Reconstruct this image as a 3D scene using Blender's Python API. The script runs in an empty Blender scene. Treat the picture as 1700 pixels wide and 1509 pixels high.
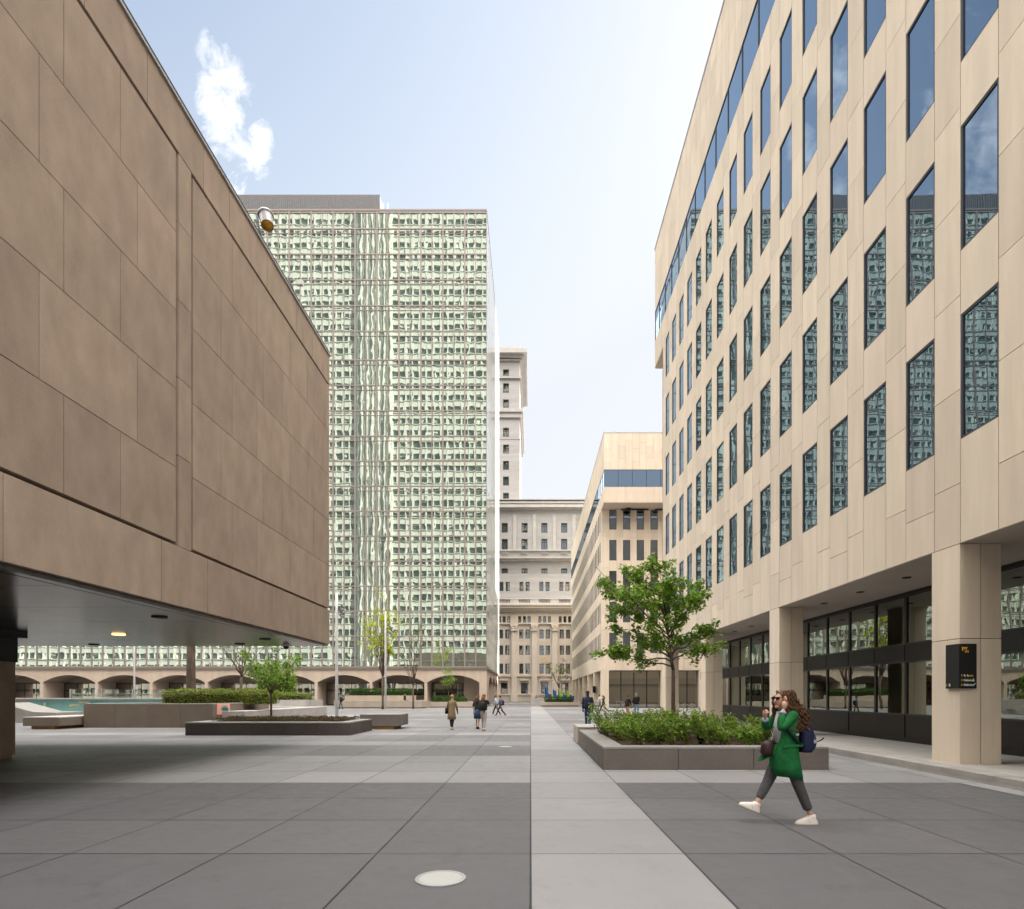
import bpy, bmesh, math, random
from mathutils import Vector, Matrix, noise as mnoise
R = math.radians
random.seed(7)
C = bpy.context.scene
COL = C.collection
# ---------------------------------------------------------------- camera
H = 1.587            # eye height
S = 947.0            # focal length in photo pixels (1700 wide)
cam = bpy.data.cameras.new('camera'); camo = bpy.data.objects.new('camera', cam); COL.objects.link(camo)
camo.location = (0, 0, H); camo.rotation_euler = (R(90), 0, 0)
cam.sensor_width = 36; cam.sensor_fit = 'HORIZONTAL'; cam.lens = 36 * S / 1700
cam.shift_x = -31 / 1700; cam.shift_y = 399.5 / 1700
cam.clip_start = 0.1; cam.clip_end = 3000
C.camera = camo
# ---------------------------------------------------------------- sky and sun
SUN_EL, SUN_AZ = 34.0, 60.0       # azimuth measured from +Y (view direction) towards +X
w = bpy.data.worlds.new('World'); C.world = w; w.use_nodes = True
nt = w.node_tree; nt.nodes.clear()
def WN(t, **k):
    n = nt.nodes.new(t)
    for a, b in k.items(): setattr(n, a, b)
    return n
sky = WN('ShaderNodeTexSky', sky_type='NISHITA', sun_disc=False, sun_elevation=R(SUN_EL), sun_rotation=R(SUN_AZ), altitude=50, air_density=1.0, dust_density=1.4, ozone_density=1.0)
wt = WN('ShaderNodeTexCoord')
sep = WN('ShaderNodeSeparateXYZ'); nt.links.new(wt.outputs['Generated'], sep.inputs[0])
def WM(op, a, b=None, c=None, clamp=False):
    n = WN('ShaderNodeMath', operation=op, use_clamp=clamp)
    for i, x in enumerate((a, b, c)):
        if x is None: continue
        if isinstance(x, (int, float)): n.inputs[i].default_value = x
        else: nt.links.new(x, n.inputs[i])
    return n.outputs[0]
# cloud directions: gnomonic coordinates (fixed in the world, seen to the north-west)
ysafe = WM('MAXIMUM', sep.outputs['Y'], 0.05)
cu = WM('DIVIDE', sep.outputs['X'], ysafe); cv = WM('DIVIDE', sep.outputs['Z'], ysafe)
comb = WN('ShaderNodeCombineXYZ'); nt.links.new(cu, comb.inputs[0]); nt.links.new(cv, comb.inputs[1])
cn = WN('ShaderNodeTexNoise'); cn.inputs['Scale'].default_value = 15; cn.inputs['Detail'].default_value = 9; cn.inputs['Roughness'].default_value = 0.62; cn.inputs['Distortion'].default_value = 0.5
nt.links.new(comb.outputs[0], cn.inputs['Vector'])
def blob(u0, v0, ru, rv, sh):
    du = WM('SUBTRACT', cu, u0); dv = WM('SUBTRACT', cv, v0)
    du = WM('ADD', du, WM('MULTIPLY', dv, sh))
    a = WM('DIVIDE', du, ru); b = WM('DIVIDE', dv, rv)
    d = WM('ADD', WM('MULTIPLY', a, a), WM('MULTIPLY', b, b))
    return WM('SUBTRACT', 1.0, d, clamp=True)
bl = None
for args in ((-0.535, 1.03, 0.055, 0.15, 0.16), (-0.478, 0.965, 0.03, 0.11, 0.1), (-0.52, 0.86, 0.04, 0.12, 0.3), (-0.80, 0.98, 0.12, 0.24, -0.2), (-0.72, 0.80, 0.10, 0.12, -0.3)):
    b = blob(*args); bl = b if bl is None else WM('MAXIMUM', bl, b)
cl = WM('MULTIPLY', WM('SUBTRACT', WM('ADD', WM('MULTIPLY', bl, 0.36), WM('MULTIPLY', cn.outputs['Fac'], 1.8)), 1.02), 2.1, clamp=True)
cl = WM('MULTIPLY', cl, WM('MULTIPLY', bl, 5.0, clamp=True))
cl = WM('MULTIPLY', cl, WM('GREATER_THAN', sep.outputs['Y'], 0.06))
# pale summer haze thickening towards the horizon and the sun's side
hz = WM('ADD', 1.74, WM('ADD', WM('MULTIPLY', sep.outputs['X'], 0.885), WM('MULTIPLY', sep.outputs['Z'], -1.82)))
hz = WM('MINIMUM', WM('MAXIMUM', hz, 0.0), 0.93)
skb = WN('ShaderNodeMix', data_type='RGBA', blend_type='MULTIPLY'); skb.inputs[0].default_value = 1; nt.links.new(sky.outputs[0], skb.inputs[6]); skb.inputs[7].default_value = (1.72, 1.42, 1.10, 1)
mixh = WN('ShaderNodeMix', data_type='RGBA'); nt.links.new(hz, mixh.inputs[0]); nt.links.new(skb.outputs[2], mixh.inputs[6]); mixh.inputs[7].default_value = (3.0, 3.1, 3.3, 1)
mixc = WN('ShaderNodeMix', data_type='RGBA'); nt.links.new(cl, mixc.inputs[0]); 
nt.links.new(mixh.outputs[2], mixc.inputs[6]); mixc.inputs[7].default_value = (4.8, 4.75, 4.8, 1)
# unseen bright cloud cover added overhead and to the south to lighten the shade
sn = WN('ShaderNodeTexNoise'); sn.inputs['Scale'].default_value = 1.8; sn.inputs['Detail'].default_value = 6; nt.links.new(wt.outputs['Generated'], sn.inputs['Vector'])
over = WM('ADD', WM('MULTIPLY', sep.outputs['Z'], 0.55), WM('MULTIPLY', sep.outputs['Y'], -1.0))
cov = WM('MULTIPLY', WM('MULTIPLY', WM('SUBTRACT', sep.outputs['Z'], 0.40), 4.0, clamp=True), WM('MULTIPLY', WM('ADD', WM('SUBTRACT', over, -0.02), WM('MULTIPLY', WM('SUBTRACT', sn.outputs['Fac'], 0.5), 0.9)), 3.0, clamp=True))
mixo = WN('ShaderNodeMix', data_type='RGBA'); nt.links.new(cov, mixo.inputs[0]); nt.links.new(mixc.outputs[2], mixo.inputs[6]); mixo.inputs[7].default_value = (31.0, 29.2, 27.2, 1)
bg = WN('ShaderNodeBackground'); bg.inputs[1].default_value = 0.085
nt.links.new(mixo.outputs[2], bg.inputs[0]); wo = WN('ShaderNodeOutputWorld'); nt.links.new(bg.outputs[0], wo.inputs[0])
sl = bpy.data.lights.new('sun', 'SUN'); sl.energy = 5.0; sl.angle = R(0.5); sl.color = (1.0, 0.93, 0.82)
so = bpy.data.objects.new('sun', sl); COL.objects.link(so); so.location = (60, 60, 90)
sd = Vector((math.sin(R(SUN_AZ)) * math.cos(R(SUN_EL)), math.cos(R(SUN_AZ)) * math.cos(R(SUN_EL)), math.sin(R(SUN_EL))))
so.rotation_euler = sd.to_track_quat('Z', 'Y').to_euler()
C.view_settings.view_transform = 'Standard'; C.view_settings.look = 'None'; C.view_settings.gamma = 1
C.view_settings.use_curve_mapping = False
C.view_settings.exposure = 1.78
C.cycles.max_bounces = 7; C.cycles.diffuse_bounces = 4; C.cycles.glossy_bounces = 4; C.cycles.transparent_max_bounces = 12
C.cycles.sample_clamp_indirect = 6; C.cycles.caustics_reflective = False; C.cycles.caustics_refractive = False

# ---------------------------------------------------------------- materials
def mat(name, col, rough=0.7, var=0.0, nscale=2.0, isl=0.0, bump=0.0, bscale=20, spec=0.3, metal=0.0, stretch=None, col2=None, trans=None, speck=0.0, emit=None):
    m = bpy.data.materials.new(name); m.use_nodes = True
    t = m.node_tree; p = t.nodes['Principled BSDF']
    p.inputs['Roughness'].default_value = rough; p.inputs['Metallic'].default_value = metal
    p.inputs['Specular IOR Level'].default_value = spec
    c = (col[0], col[1], col[2], 1)
    p.inputs['Base Color'].default_value = c
    N = t.nodes.new; L = t.links.new
    src = None
    geo = N('ShaderNodeNewGeometry')
    if var or isl or speck:
        rgb = N('ShaderNodeRGB'); rgb.outputs[0].default_value = c; src = rgb.outputs[0]
        if var:
            mp = N('ShaderNodeMapping'); L(geo.outputs['Position'], mp.inputs[0])
            if stretch: mp.inputs['Scale'].default_value = stretch
            n = N('ShaderNodeTexNoise'); n.inputs['Scale'].default_value = nscale; n.inputs['Detail'].default_value = 7; n.inputs['Roughness'].default_value = 0.6
            L(mp.outputs[0], n.inputs['Vector'])
            mx = N('ShaderNodeMix'); mx.data_type = 'RGBA'
            c2 = col2 or tuple(max(0, x * (1 - 1.6 * var)) for x in col)
            cr = N('ShaderNodeMapRange'); L(n.outputs['Fac'], cr.inputs[0]); cr.inputs[1].default_value = 0.32; cr.inputs[2].default_value = 0.7
            L(cr.outputs[0], mx.inputs[0]); L(src, mx.inputs[6]); mx.inputs[7].default_value = (*c2, 1); src = mx.outputs[2]
        if speck:
            n = N('ShaderNodeTexNoise'); n.inputs['Scale'].default_value = 90; n.inputs['Detail'].default_value = 3; L(geo.outputs['Position'], n.inputs['Vector'])
            hs = N('ShaderNodeHueSaturation'); L(src, hs.inputs['Color'])
            mr = N('ShaderNodeMapRange'); L(n.outputs['Fac'], mr.inputs[0]); mr.inputs[1].default_value = .3; mr.inputs[2].default_value = .7; mr.inputs[3].default_value = 1 - speck; mr.inputs[4].default_value = 1 + speck
            L(mr.outputs[0], hs.inputs['Value']); src = hs.outputs[0]
        if isl:
            hs = N('ShaderNodeHueSaturation'); L(src, hs.inputs['Color'])
            mr = N('ShaderNodeMapRange'); L(geo.outputs['Random Per Island'], mr.inputs[0]); mr.inputs[3].default_value = 1 - isl; mr.inputs[4].default_value = 1 + isl
            L(mr.outputs[0], hs.inputs['Value'])
            wn = N('ShaderNodeMath'); wn.operation = 'FRACT'; m2 = N('ShaderNodeMath'); m2.operation = 'MULTIPLY'; m2.inputs[1].default_value = 37.7; L(geo.outputs['Random Per Island'], m2.inputs[0]); L(m2.outputs[0], wn.inputs[0])
            mr2 = N('ShaderNodeMapRange'); L(wn.outputs[0], mr2.inputs[0]); mr2.inputs[3].default_value = .5 - isl * .06; mr2.inputs[4].default_value = .5 + isl * .06
            L(mr2.outputs[0], hs.inputs['Hue']); src = hs.outputs[0]
        L(src, p.inputs['Base Color'])
    if bump:
        n = N('ShaderNodeTexNoise'); n.inputs['Scale'].default_value = bscale; n.inputs['Detail'].default_value = 5; L(geo.outputs['Position'], n.inputs['Vector'])
        b = N('ShaderNodeBump'); b.inputs['Strength'].default_value = bump; b.inputs['Distance'].default_value = 0.02; L(n.outputs['Fac'], b.inputs['Height']); L(b.outputs[0], p.inputs['Normal'])
    if trans:
        tr = N('ShaderNodeBsdfTranslucent')
        if src: L(src, tr.inputs[0])
        else: tr.inputs[0].default_value = c
        ms = N('ShaderNodeMixShader'); ms.inputs[0].default_value = trans
        L(p.outputs[0], ms.inputs[1]); L(tr.outputs[0], ms.inputs[2]); L(ms.outputs[0], t.nodes['Material Output'].inputs[0])
    if emit:
        p.inputs['Emission Color'].default_value = (*emit[0], 1); p.inputs['Emission Strength'].default_value = emit[1]
    return m
def glass(name, body, refl, fac, wave=0.0, wscale=0.8, see=0.0, rough=0.0, stretch=(1, 1, 1), fres=False):
    """coated window glass: mirror coat (tinted) over a dark body or a see-through pane, slightly wavy"""
    m = bpy.data.materials.new(name); m.use_nodes = True; t = m.node_tree; t.nodes.clear(); N = t.nodes.new; L = t.links.new
    g = N('ShaderNodeBsdfGlossy'); g.inputs['Color'].default_value = (*refl, 1); g.inputs['Roughness'].default_value = rough
    if see:
        d = N('ShaderNodeBsdfTransparent'); d.inputs[0].default_value = (*body, 1)
    else:
        d = N('ShaderNodeBsdfDiffuse'); d.inputs[0].default_value = (*body, 1)
    ms = N('ShaderNodeMixShader'); L(d.outputs[0], ms.inputs[1]); L(g.outputs[0], ms.inputs[2])
    fr = N('ShaderNodeFresnel'); fr.inputs[0].default_value = 1.5
    ma = N('ShaderNodeMath'); ma.operation = 'ADD'; ma.use_clamp = True; L(fr.outputs[0], ma.inputs[0]); ma.inputs[1].default_value = fac; L(ma.outputs[0], ms.inputs[0])
    if wave:
        geo = N('ShaderNodeNewGeometry'); oi = N('ShaderNodeObjectInfo')
        mp = N('ShaderNodeMapping'); mp.inputs['Scale'].default_value = stretch; L(geo.outputs['Position'], mp.inputs[0])
        n = N('ShaderNodeTexNoise'); n.noise_dimensions = '4D'; n.inputs['Scale'].default_value = wscale; n.inputs['Detail'].default_value = 1.5; L(mp.outputs[0], n.inputs['Vector'])
        a = N('ShaderNodeMath'); a.operation = 'MULTIPLY_ADD'; L(geo.outputs['Random Per Island'], a.inputs[0]); a.inputs[1].default_value = 40; 
        a2 = N('ShaderNodeMath'); a2.operation = 'MULTIPLY'; L(oi.outputs['Random'], a2.inputs[0]); a2.inputs[1].default_value = 70; L(a2.outputs[0], a.inputs[2]); L(a.outputs[0], n.inputs['W'])
        b = N('ShaderNodeBump'); b.inputs['Strength'].default_value = 1; b.inputs['Distance'].default_value = wave; L(n.outputs['Fac'], b.inputs['Height']); L(b.outputs[0], g.inputs['Normal'])
    o = N('ShaderNodeOutputMaterial'); L(ms.outputs[0], o.inputs[0]); return m
M = {}
M['stone_light'] = mat('limestone', (0.70, 0.596, 0.482), .75, var=.085, nscale=1.1, isl=.075, bump=.08, bscale=14, stretch=(2.6, 2.6, .3), speck=.04)
M['stone_brown'] = mat('weathered_limestone', (0.372, 0.290, 0.226), .8, var=.15, nscale=2.2, isl=.085, speck=.08, bump=.12, bscale=24, stretch=(1.1, 1.1, .6))
M['joint'] = mat('joint_dark', (0.16, 0.135, 0.115), .9)
M['tower_stone'] = mat('tower_precast', (0.52, 0.42, 0.34), .8, var=.08, nscale=.6, isl=.04)
M['beaux_warm'] = mat('lightened_warm_granite', (0.68, 0.60, 0.51), .85, var=.08, nscale=.5, isl=.04, stretch=(.3, .3, 2.5))  # warm base stone and trim, colour lightened to offset the street's shade
M['beaux_trim_warm'] = mat('lightened_warm_granite_trim', (0.70, 0.62, 0.53), .85, var=.08, nscale=.8)
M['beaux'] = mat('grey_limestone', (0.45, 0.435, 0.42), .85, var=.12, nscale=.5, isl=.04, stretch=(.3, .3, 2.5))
M['beaux_dark'] = mat('darkened_limestone', (0.36, 0.35, 0.345), .85, var=.12, nscale=.5, isl=.04, stretch=(.3, .3, 2.5))  # setback tower stone and trim, colour darkened to offset strong sky light
M['beaux_dark_trim'] = mat('darkened_limestone_trim', (0.40, 0.385, 0.37), .85, var=.12, nscale=.8)
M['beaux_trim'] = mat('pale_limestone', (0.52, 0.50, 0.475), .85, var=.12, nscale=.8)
M['frame_dark'] = mat('dark_bronze', (0.022, 0.02, 0.02), .4, spec=.5)
M['frame_grey'] = mat('window_frame_grey', (0.035, 0.04, 0.055), .4, spec=.5)
M['mullion'] = mat('mullion_taupe', (0.25, 0.215, 0.195), .5)
M['glass_blue'] = glass('window_glass', (.012, .016, .02), (.49, .63, .79), .38, wave=.006, wscale=.5)
M['glass_green'] = glass('curtain_glass', (.14, .18, .16), (.80, .885, .835), .62, wave=.0052, wscale=.45, stretch=(1.6, 1, .8))
M['glass_store'] = glass('storefront_glass', (.55, .6, .56), (.85, .92, .86), .30, wave=.005, wscale=.6, see=1)
M['glass_side'] = glass('side_glass', (.55, .60, .60), (.93, .96, .96), -.12, wave=.004, wscale=.5, rough=.06)  # pale body colour stands in for bright sky mirrored along this side
M['glass_clear'] = glass('clear_glass', (.9, .93, .92), (.9, .95, .92), .02, see=1)
M['glass_dark'] = glass('shop_glass', (.03, .03, .026), (.82, .80, .74), .36, wave=.004, wscale=.6)
M['glass_old'] = glass('sash_glass', (.05, .055, .06), (.85, .9, .95), .2, wave=.008, wscale=.5)
M['bronze_panel'] = mat('bronze_panel', (0.017, 0.0125, 0.0105), .45, spec=.35, var=.2, nscale=3)
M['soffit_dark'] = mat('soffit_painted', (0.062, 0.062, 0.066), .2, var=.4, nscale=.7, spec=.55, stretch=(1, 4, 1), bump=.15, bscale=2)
M['soffit_light'] = mat('soffit_plaster', (0.50, 0.44, 0.38), .8, var=.08, nscale=.8)
M['black'] = mat('black_paint', (0.012, 0.012, 0.013), .5)
M['metal_light'] = mat('brushed_aluminium', (0.42, 0.42, 0.43), .45, metal=.5)
M['white_paint'] = mat('white_paint', (0.72, 0.72, 0.72), .45)
M['grey_clad'] = mat('corrugated_grey', (0.15, 0.148, 0.155), .5, var=.08)
M['granite'] = mat('flamed_granite', (0.175, 0.155, 0.14), .75, var=.12, nscale=1.5, isl=.05, speck=.3)
M['granite_top'] = mat('honed_granite', (0.27, 0.26, 0.25), .5, var=.12, nscale=2, isl=.05, speck=.2)
M['granite_dark'] = mat('dark_granite', (0.085, 0.075, 0.068), .7, var=.15, nscale=1.5, isl=.08, speck=.3)
M['granite_brown'] = mat('brown_granite', (0.19, 0.155, 0.125), .75, var=.1, nscale=1.2, isl=.06, speck=.2)
M['concrete'] = mat('pale_concrete', (0.42, 0.40, 0.385), .8, var=.12, nscale=1.6, isl=.05, speck=.1)
M['concrete_warm'] = mat('warm_concrete', (0.42, 0.36, 0.30), .8, var=.1, nscale=1.2, isl=.06)
M['ochre'] = mat('ochre_base', (0.42, 0.23, 0.10), .8, var=.15)
M['soil'] = mat('bark_mulch', (0.06, 0.035, 0.022), .95, var=.4, nscale=25, bump=.8, bscale=60)
M['bark'] = mat('bark', (0.13, 0.095, 0.075), .9, var=.3, nscale=14, bump=.6, bscale=50, stretch=(1, 1, .25))
M['twig'] = mat('twig_tan', (0.23, 0.16, 0.09), .9)
M['leaf'] = mat('leaf_green', (0.20, 0.33, 0.04), .5, isl=.5, trans=.45, spec=.4)
M['leaf_yellow'] = mat('leaf_yellow', (0.46, 0.52, 0.06), .5, isl=.35, trans=.5)
M['leaf_olive'] = mat('leaf_olive', (0.17, 0.20, 0.07), .5, isl=.4, trans=.4)
M['leaf_hedge'] = mat('leaf_hedge', (0.21, 0.26, 0.05), .55, isl=.5, trans=.35)
M['leaf_hedge_dark'] = mat('leaf_hedge_dark', (0.05, 0.11, 0.022), .55, isl=.5, trans=.3)
M['leaf_brown'] = mat('leaf_bronze', (0.085, 0.062, 0.025), .6, isl=.5, trans=.2)
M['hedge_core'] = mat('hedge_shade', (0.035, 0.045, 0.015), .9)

# ground: slabs of granite laid on a 1.54 m grid
G = 1.54
def ground_mat():
    m = bpy.data.materials.new('plaza_granite_paving'); m.use_nodes = True; t = m.node_tree; p = t.nodes['Principled BSDF']; N = t.nodes.new; L = t.links.new
    geo = N('ShaderNodeNewGeometry'); sp = N('ShaderNodeSeparateXYZ'); L(geo.outputs['Position'], sp.inputs[0])
    def MA(op, a, b=None, c=None, clamp=False):
        n = N('ShaderNodeMath'); n.operation = op; n.use_clamp = clamp
        for i, x in enumerate((a, b, c)):
            if x is None: continue
            if isinstance(x, (int, float)): n.inputs[i].default_value = x
            else: L(x, n.inputs[i])
        return n.outputs[0]
    X, Y = sp.outputs['X'], sp.outputs['Y']
    u = MA('DIVIDE', X, G); v = MA('DIVIDE', MA('SUBTRACT', Y, 10.33), G)
    iu = MA('FLOOR', u); iv = MA('FLOOR', v)
    cc = N('ShaderNodeCombineXYZ'); L(iu, cc.inputs[0]); L(iv, cc.inputs[1])
    wn = N('ShaderNodeTexWhiteNoise'); L(cc.outputs[0], wn.inputs['Vector'])
    c2 = N('ShaderNodeCombineXYZ'); L(iv, c2.inputs[1]); L(MA('FLOOR', MA('DIVIDE', u, 7)), c2.inputs[0])
    wr = N('ShaderNodeTexWhiteNoise'); L(c2.outputs[0], wr.inputs['Vector'])
    strip = MA('MULTIPLY', MA('GREATER_THAN', X, 0.0), MA('LESS_THAN', X, G))
    far = MA('GREATER_THAN', Y, 10.33)
    band = MA('MULTIPLY', far, MA('LESS_THAN', Y, 10.33 + G * .999))
    right = MA('MULTIPLY', far, MA('MULTIPLY', MA('GREATER_THAN', X, G), MA('LESS_THAN', Y, 60)))
    edge = MA('GREATER_THAN', X, 7.75)
    light = MA('MAXIMUM', MA('MAXIMUM', strip, band), MA('MAXIMUM', MA('MULTIPLY', right, MA('LESS_THAN', Y, 24)), edge))
    # tone between dark (0) and light (1)
    mid = MA('MULTIPLY', far, MA('ADD', 0.16, MA('ADD', MA('MULTIPLY', MA('MULTIPLY', wr.outputs['Value'], wr.outputs['Value']), 0.55), MA('MULTIPLY', wn.outputs['Value'], 0.16))))
    tone = MA('MAXIMUM', mid, MA('MULTIPLY', light, MA('ADD', .74, MA('MULTIPLY', wn.outputs['Value'], .2))))
    tone = MA('ADD', tone, MA('MULTIPLY', MA('SUBTRACT', wn.outputs['Value'], .5), .13), clamp=True)
    mx = N('ShaderNodeMix'); mx.data_type = 'RGBA'; L(tone, mx.inputs[0]); mx.inputs[6].default_value = (0.097, 0.097, 0.104, 1); mx.inputs[7].default_value = (0.268, 0.268, 0.272, 1)
    # wear: broad stains + grain
    n1 = N('ShaderNodeTexNoise'); n1.inputs['Scale'].default_value = .7; n1.inputs['Detail'].default_value = 6; n1.inputs['Roughness'].default_value = .65; L(geo.outputs['Position'], n1.inputs['Vector'])
    n2 = N('ShaderNodeTexNoise'); n2.inputs['Scale'].default_value = 55; n2.inputs['Detail'].default_value = 4; n2.inputs['Roughness'].default_value = .8; L(geo.outputs['Position'], n2.inputs['Vector'])
    n3 = N('ShaderNodeTexNoise'); n3.inputs['Scale'].default_value = 5; n3.inputs['Detail'].default_value = 6; L(geo.outputs['Position'], n3.inputs['Vector'])
    val = MA('ADD', .58, MA('ADD', MA('MULTIPLY', n1.outputs['Fac'], .30), MA('ADD', MA('MULTIPLY', n2.outputs['Fac'], .40), MA('MULTIPLY', n3.outputs['Fac'], .16))))
    # joints
    du = MA('ABSOLUTE', MA('SUBTRACT', MA('FRACT', MA('ADD', u, .5)), .5)); dv = MA('ABSOLUTE', MA('SUBTRACT', MA('FRACT', MA('ADD', v, .5)), .5))
    ju = MA('LESS_THAN', du, .0062); jv = MA('LESS_THAN', dv, .0105)
    jn = MA('MAXIMUM', ju, MA('MULTIPLY', jv, MA('ADD', .45, MA('MULTIPLY', wn.outputs['Value'], .55))))
    near = MA('SUBTRACT', 1.0, MA('MULTIPLY', jn, .84))
    vo = N('ShaderNodeTexVoronoi'); vo.inputs['Scale'].default_value = 1.6; L(geo.outputs['Position'], vo.inputs['Vector'])
    spot = MA('MULTIPLY', MA('LESS_THAN', vo.outputs['Distance'], .035), .22)
    n4 = N('ShaderNodeTexNoise'); n4.inputs['Scale'].default_value = 1.7; n4.inputs['Detail'].default_value = 8; n4.inputs['Roughness'].default_value = .75; n4.inputs['Distortion'].default_value = 1.2; L(geo.outputs['Position'], n4.inputs['Vector'])
    stain = MA('MULTIPLY', MA('SUBTRACT', n4.outputs['Fac'], .56, clamp=True), 1.5)
    val = MA('MULTIPLY', MA('SUBTRACT', MA('SUBTRACT', val, spot), stain), near)
    hs = N('ShaderNodeHueSaturation'); L(mx.outputs[2], hs.inputs['Color']); L(val, hs.inputs['Value']); L(hs.outputs[0], p.inputs['Base Color'])
    rr = MA('ADD', .42, MA('MULTIPLY', n3.outputs['Fac'], .3)); L(rr, p.inputs['Roughness']); p.inputs['Specular IOR Level'].default_value = .35
    b = N('ShaderNodeBump'); b.inputs['Strength'].default_value = .35; b.inputs['Distance'].default_value = .004; L(n2.outputs['Fac'], b.inputs['Height']); L(b.outputs[0], p.inputs['Normal'])
    return m
M['paving'] = ground_mat()
M['asphalt'] = mat('asphalt', (0.06, 0.06, 0.062), .9, var=.2, nscale=3)
M['paving_light'] = mat('light_paving', (0.36, 0.345, 0.325), .7, var=.15, nscale=2, isl=.06, speck=.12)

# ---------------------------------------------------------------- mesh helpers
def tag(o, label=None, cat=None, group=None, kind=None):
    if label: o['label'] = label
    if cat: o['category'] = cat
    if group: o['group'] = group
    if kind: o['kind'] = kind
    return o
def empty(name, loc=(0, 0, 0), rz=0, label=None, cat=None, group=None):
    o = bpy.data.objects.new(name, None); COL.objects.link(o); o.location = loc; o.rotation_euler = (0, 0, rz); o.empty_display_size = .2
    o['base'] = tuple(loc)
    return tag(o, label, cat, group)
def origin_of(o):
    p = Vector((0, 0, 0))
    while o is not None:
        p += Vector(o.location); o = o.parent
    return p
class MB:
    def __init__(s): s.v = []; s.f = []; s.mi = []; s.sm = []
    def add(s, vs, fs, mi=0, sm=False):
        b = len(s.v); s.v += [tuple(v) for v in vs]; s.f += [tuple(b + i for i in f) for f in fs]; s.mi += [mi] * len(fs); s.sm += [sm] * len(fs)
    def box(s, x0, x1, y0, y1, z0, z1, mi=0):
        x0, x1 = min(x0, x1), max(x0, x1); y0, y1 = min(y0, y1), max(y0, y1); z0, z1 = min(z0, z1), max(z0, z1)
        s.add([(x0, y0, z0), (x1, y0, z0), (x1, y1, z0), (x0, y1, z0), (x0, y0, z1), (x1, y0, z1), (x1, y1, z1), (x0, y1, z1)],
              [(0, 3, 2, 1), (4, 5, 6, 7), (0, 1, 5, 4), (1, 2, 6, 5), (2, 3, 7, 6), (3, 0, 4, 7)], mi); return s
    def quad(s, a, b, c, d, mi=0): s.add([a, b, c, d], [(0, 1, 2, 3)], mi); return s
    def prism(s, pts, z0, z1, mi=0):
        """vertical prism, pts counter-clockwise from above"""
        n = len(pts); s.add([(x, y, z0) for x, y in pts] + [(x, y, z1) for x, y in pts],
            [tuple(range(n - 1, -1, -1)), tuple(range(n, 2 * n))] + [(i, (i + 1) % n, n + (i + 1) % n, n + i) for i in range(n)], mi); return s
    def tube(s, pts, rad, n=8, mi=0, cap=True, sm=True):
        rings = []; pts = [Vector(p) for p in pts]
        if isinstance(rad, (int, float)): rad = [rad] * len(pts)
        vs = []; fs = []
        for i, p in enumerate(pts):
            d = (pts[min(i + 1, len(pts) - 1)] - pts[max(i - 1, 0)])
            d = d.normalized() if d.length > 1e-9 else Vector((0, 0, 1))
            a = Vector((1, 0, 0)) if abs(d.x) < .8 else Vector((0, 1, 0))
            u = d.cross(a).normalized(); v = d.cross(u)
            for k in range(n):
                t = 2 * math.pi * k / n; vs.append(p + (u * math.cos(t) + v * math.sin(t)) * rad[i])
        for i in range(len(pts) - 1):
            for k in range(n):
                k2 = (k + 1) % n; fs.append((i * n + k, (i + 1) * n + k, (i + 1) * n + k2, i * n + k2))
        if cap: fs.append(tuple(range(n))); fs.append(tuple((len(pts) - 1) * n + k for k in range(n - 1, -1, -1)))
        s.add(vs, fs, mi, sm); return s
    def lathe(s, prof, c=(0, 0, 0), n=20, mi=0, sm=True):
        vs = []; fs = []
        for r, z in prof:
            for k in range(n):
                t = 2 * math.pi * k / n; vs.append((c[0] + r * math.cos(t), c[1] + r * math.sin(t), c[2] + z))
        for i in range(len(prof) - 1):
            for k in range(n):
                k2 = (k + 1) % n; fs.append((i * n + k, i * n + k2, (i + 1) * n + k2, (i + 1) * n + k))
        fs.append(tuple(range(n - 1, -1, -1))); fs.append(tuple((len(prof) - 1) * n + k for k in range(n)))
        s.add(vs, fs, mi, sm); return s
    def loft(s, rings, n=16, mi=0, sm=True, p=2.0):
        """rings: (cx, cy, z, rx, ry)"""
        vs = []; fs = []
        for cx, cy, z, rx, ry in rings:
            for k in range(n):
                t = 2 * math.pi * k / n; a, b = math.cos(t), math.sin(t)
                a = math.copysign(abs(a) ** (2 / p), a); b = math.copysign(abs(b) ** (2 / p), b)
                vs.append((cx + rx * a, cy + ry * b, z))
        for i in range(len(rings) - 1):
            for k in range(n):
                k2 = (k + 1) % n; fs.append((i * n + k, i * n + k2, (i + 1) * n + k2, (i + 1) * n + k))
        fs.append(tuple(range(n - 1, -1, -1))); fs.append(tuple((len(rings) - 1) * n + k for k in range(n)))
        s.add(vs, fs, mi, sm); return s
    def ball(s, c, rx, ry=None, rz=None, n=10, mi=0, rot=None):
        ry = ry or rx; rz = rz or rx; vs = []; fs = []; c = Vector(c)
        m = n
        for i in range(m + 1):
            ph = math.pi * i / m
            for k in range(n):
                t = 2 * math.pi * k / n
                q = Vector((rx * math.sin(ph) * math.cos(t), ry * math.sin(ph) * math.sin(t), -rz * math.cos(ph)))
                if rot: q = rot @ q
                vs.append(c + q)
        for i in range(m):
            for k in range(n):
                k2 = (k + 1) % n; fs.append((i * n + k, i * n + k2, (i + 1) * n + k2, (i + 1) * n + k))
        s.add(vs, fs, mi, True); return s
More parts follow.
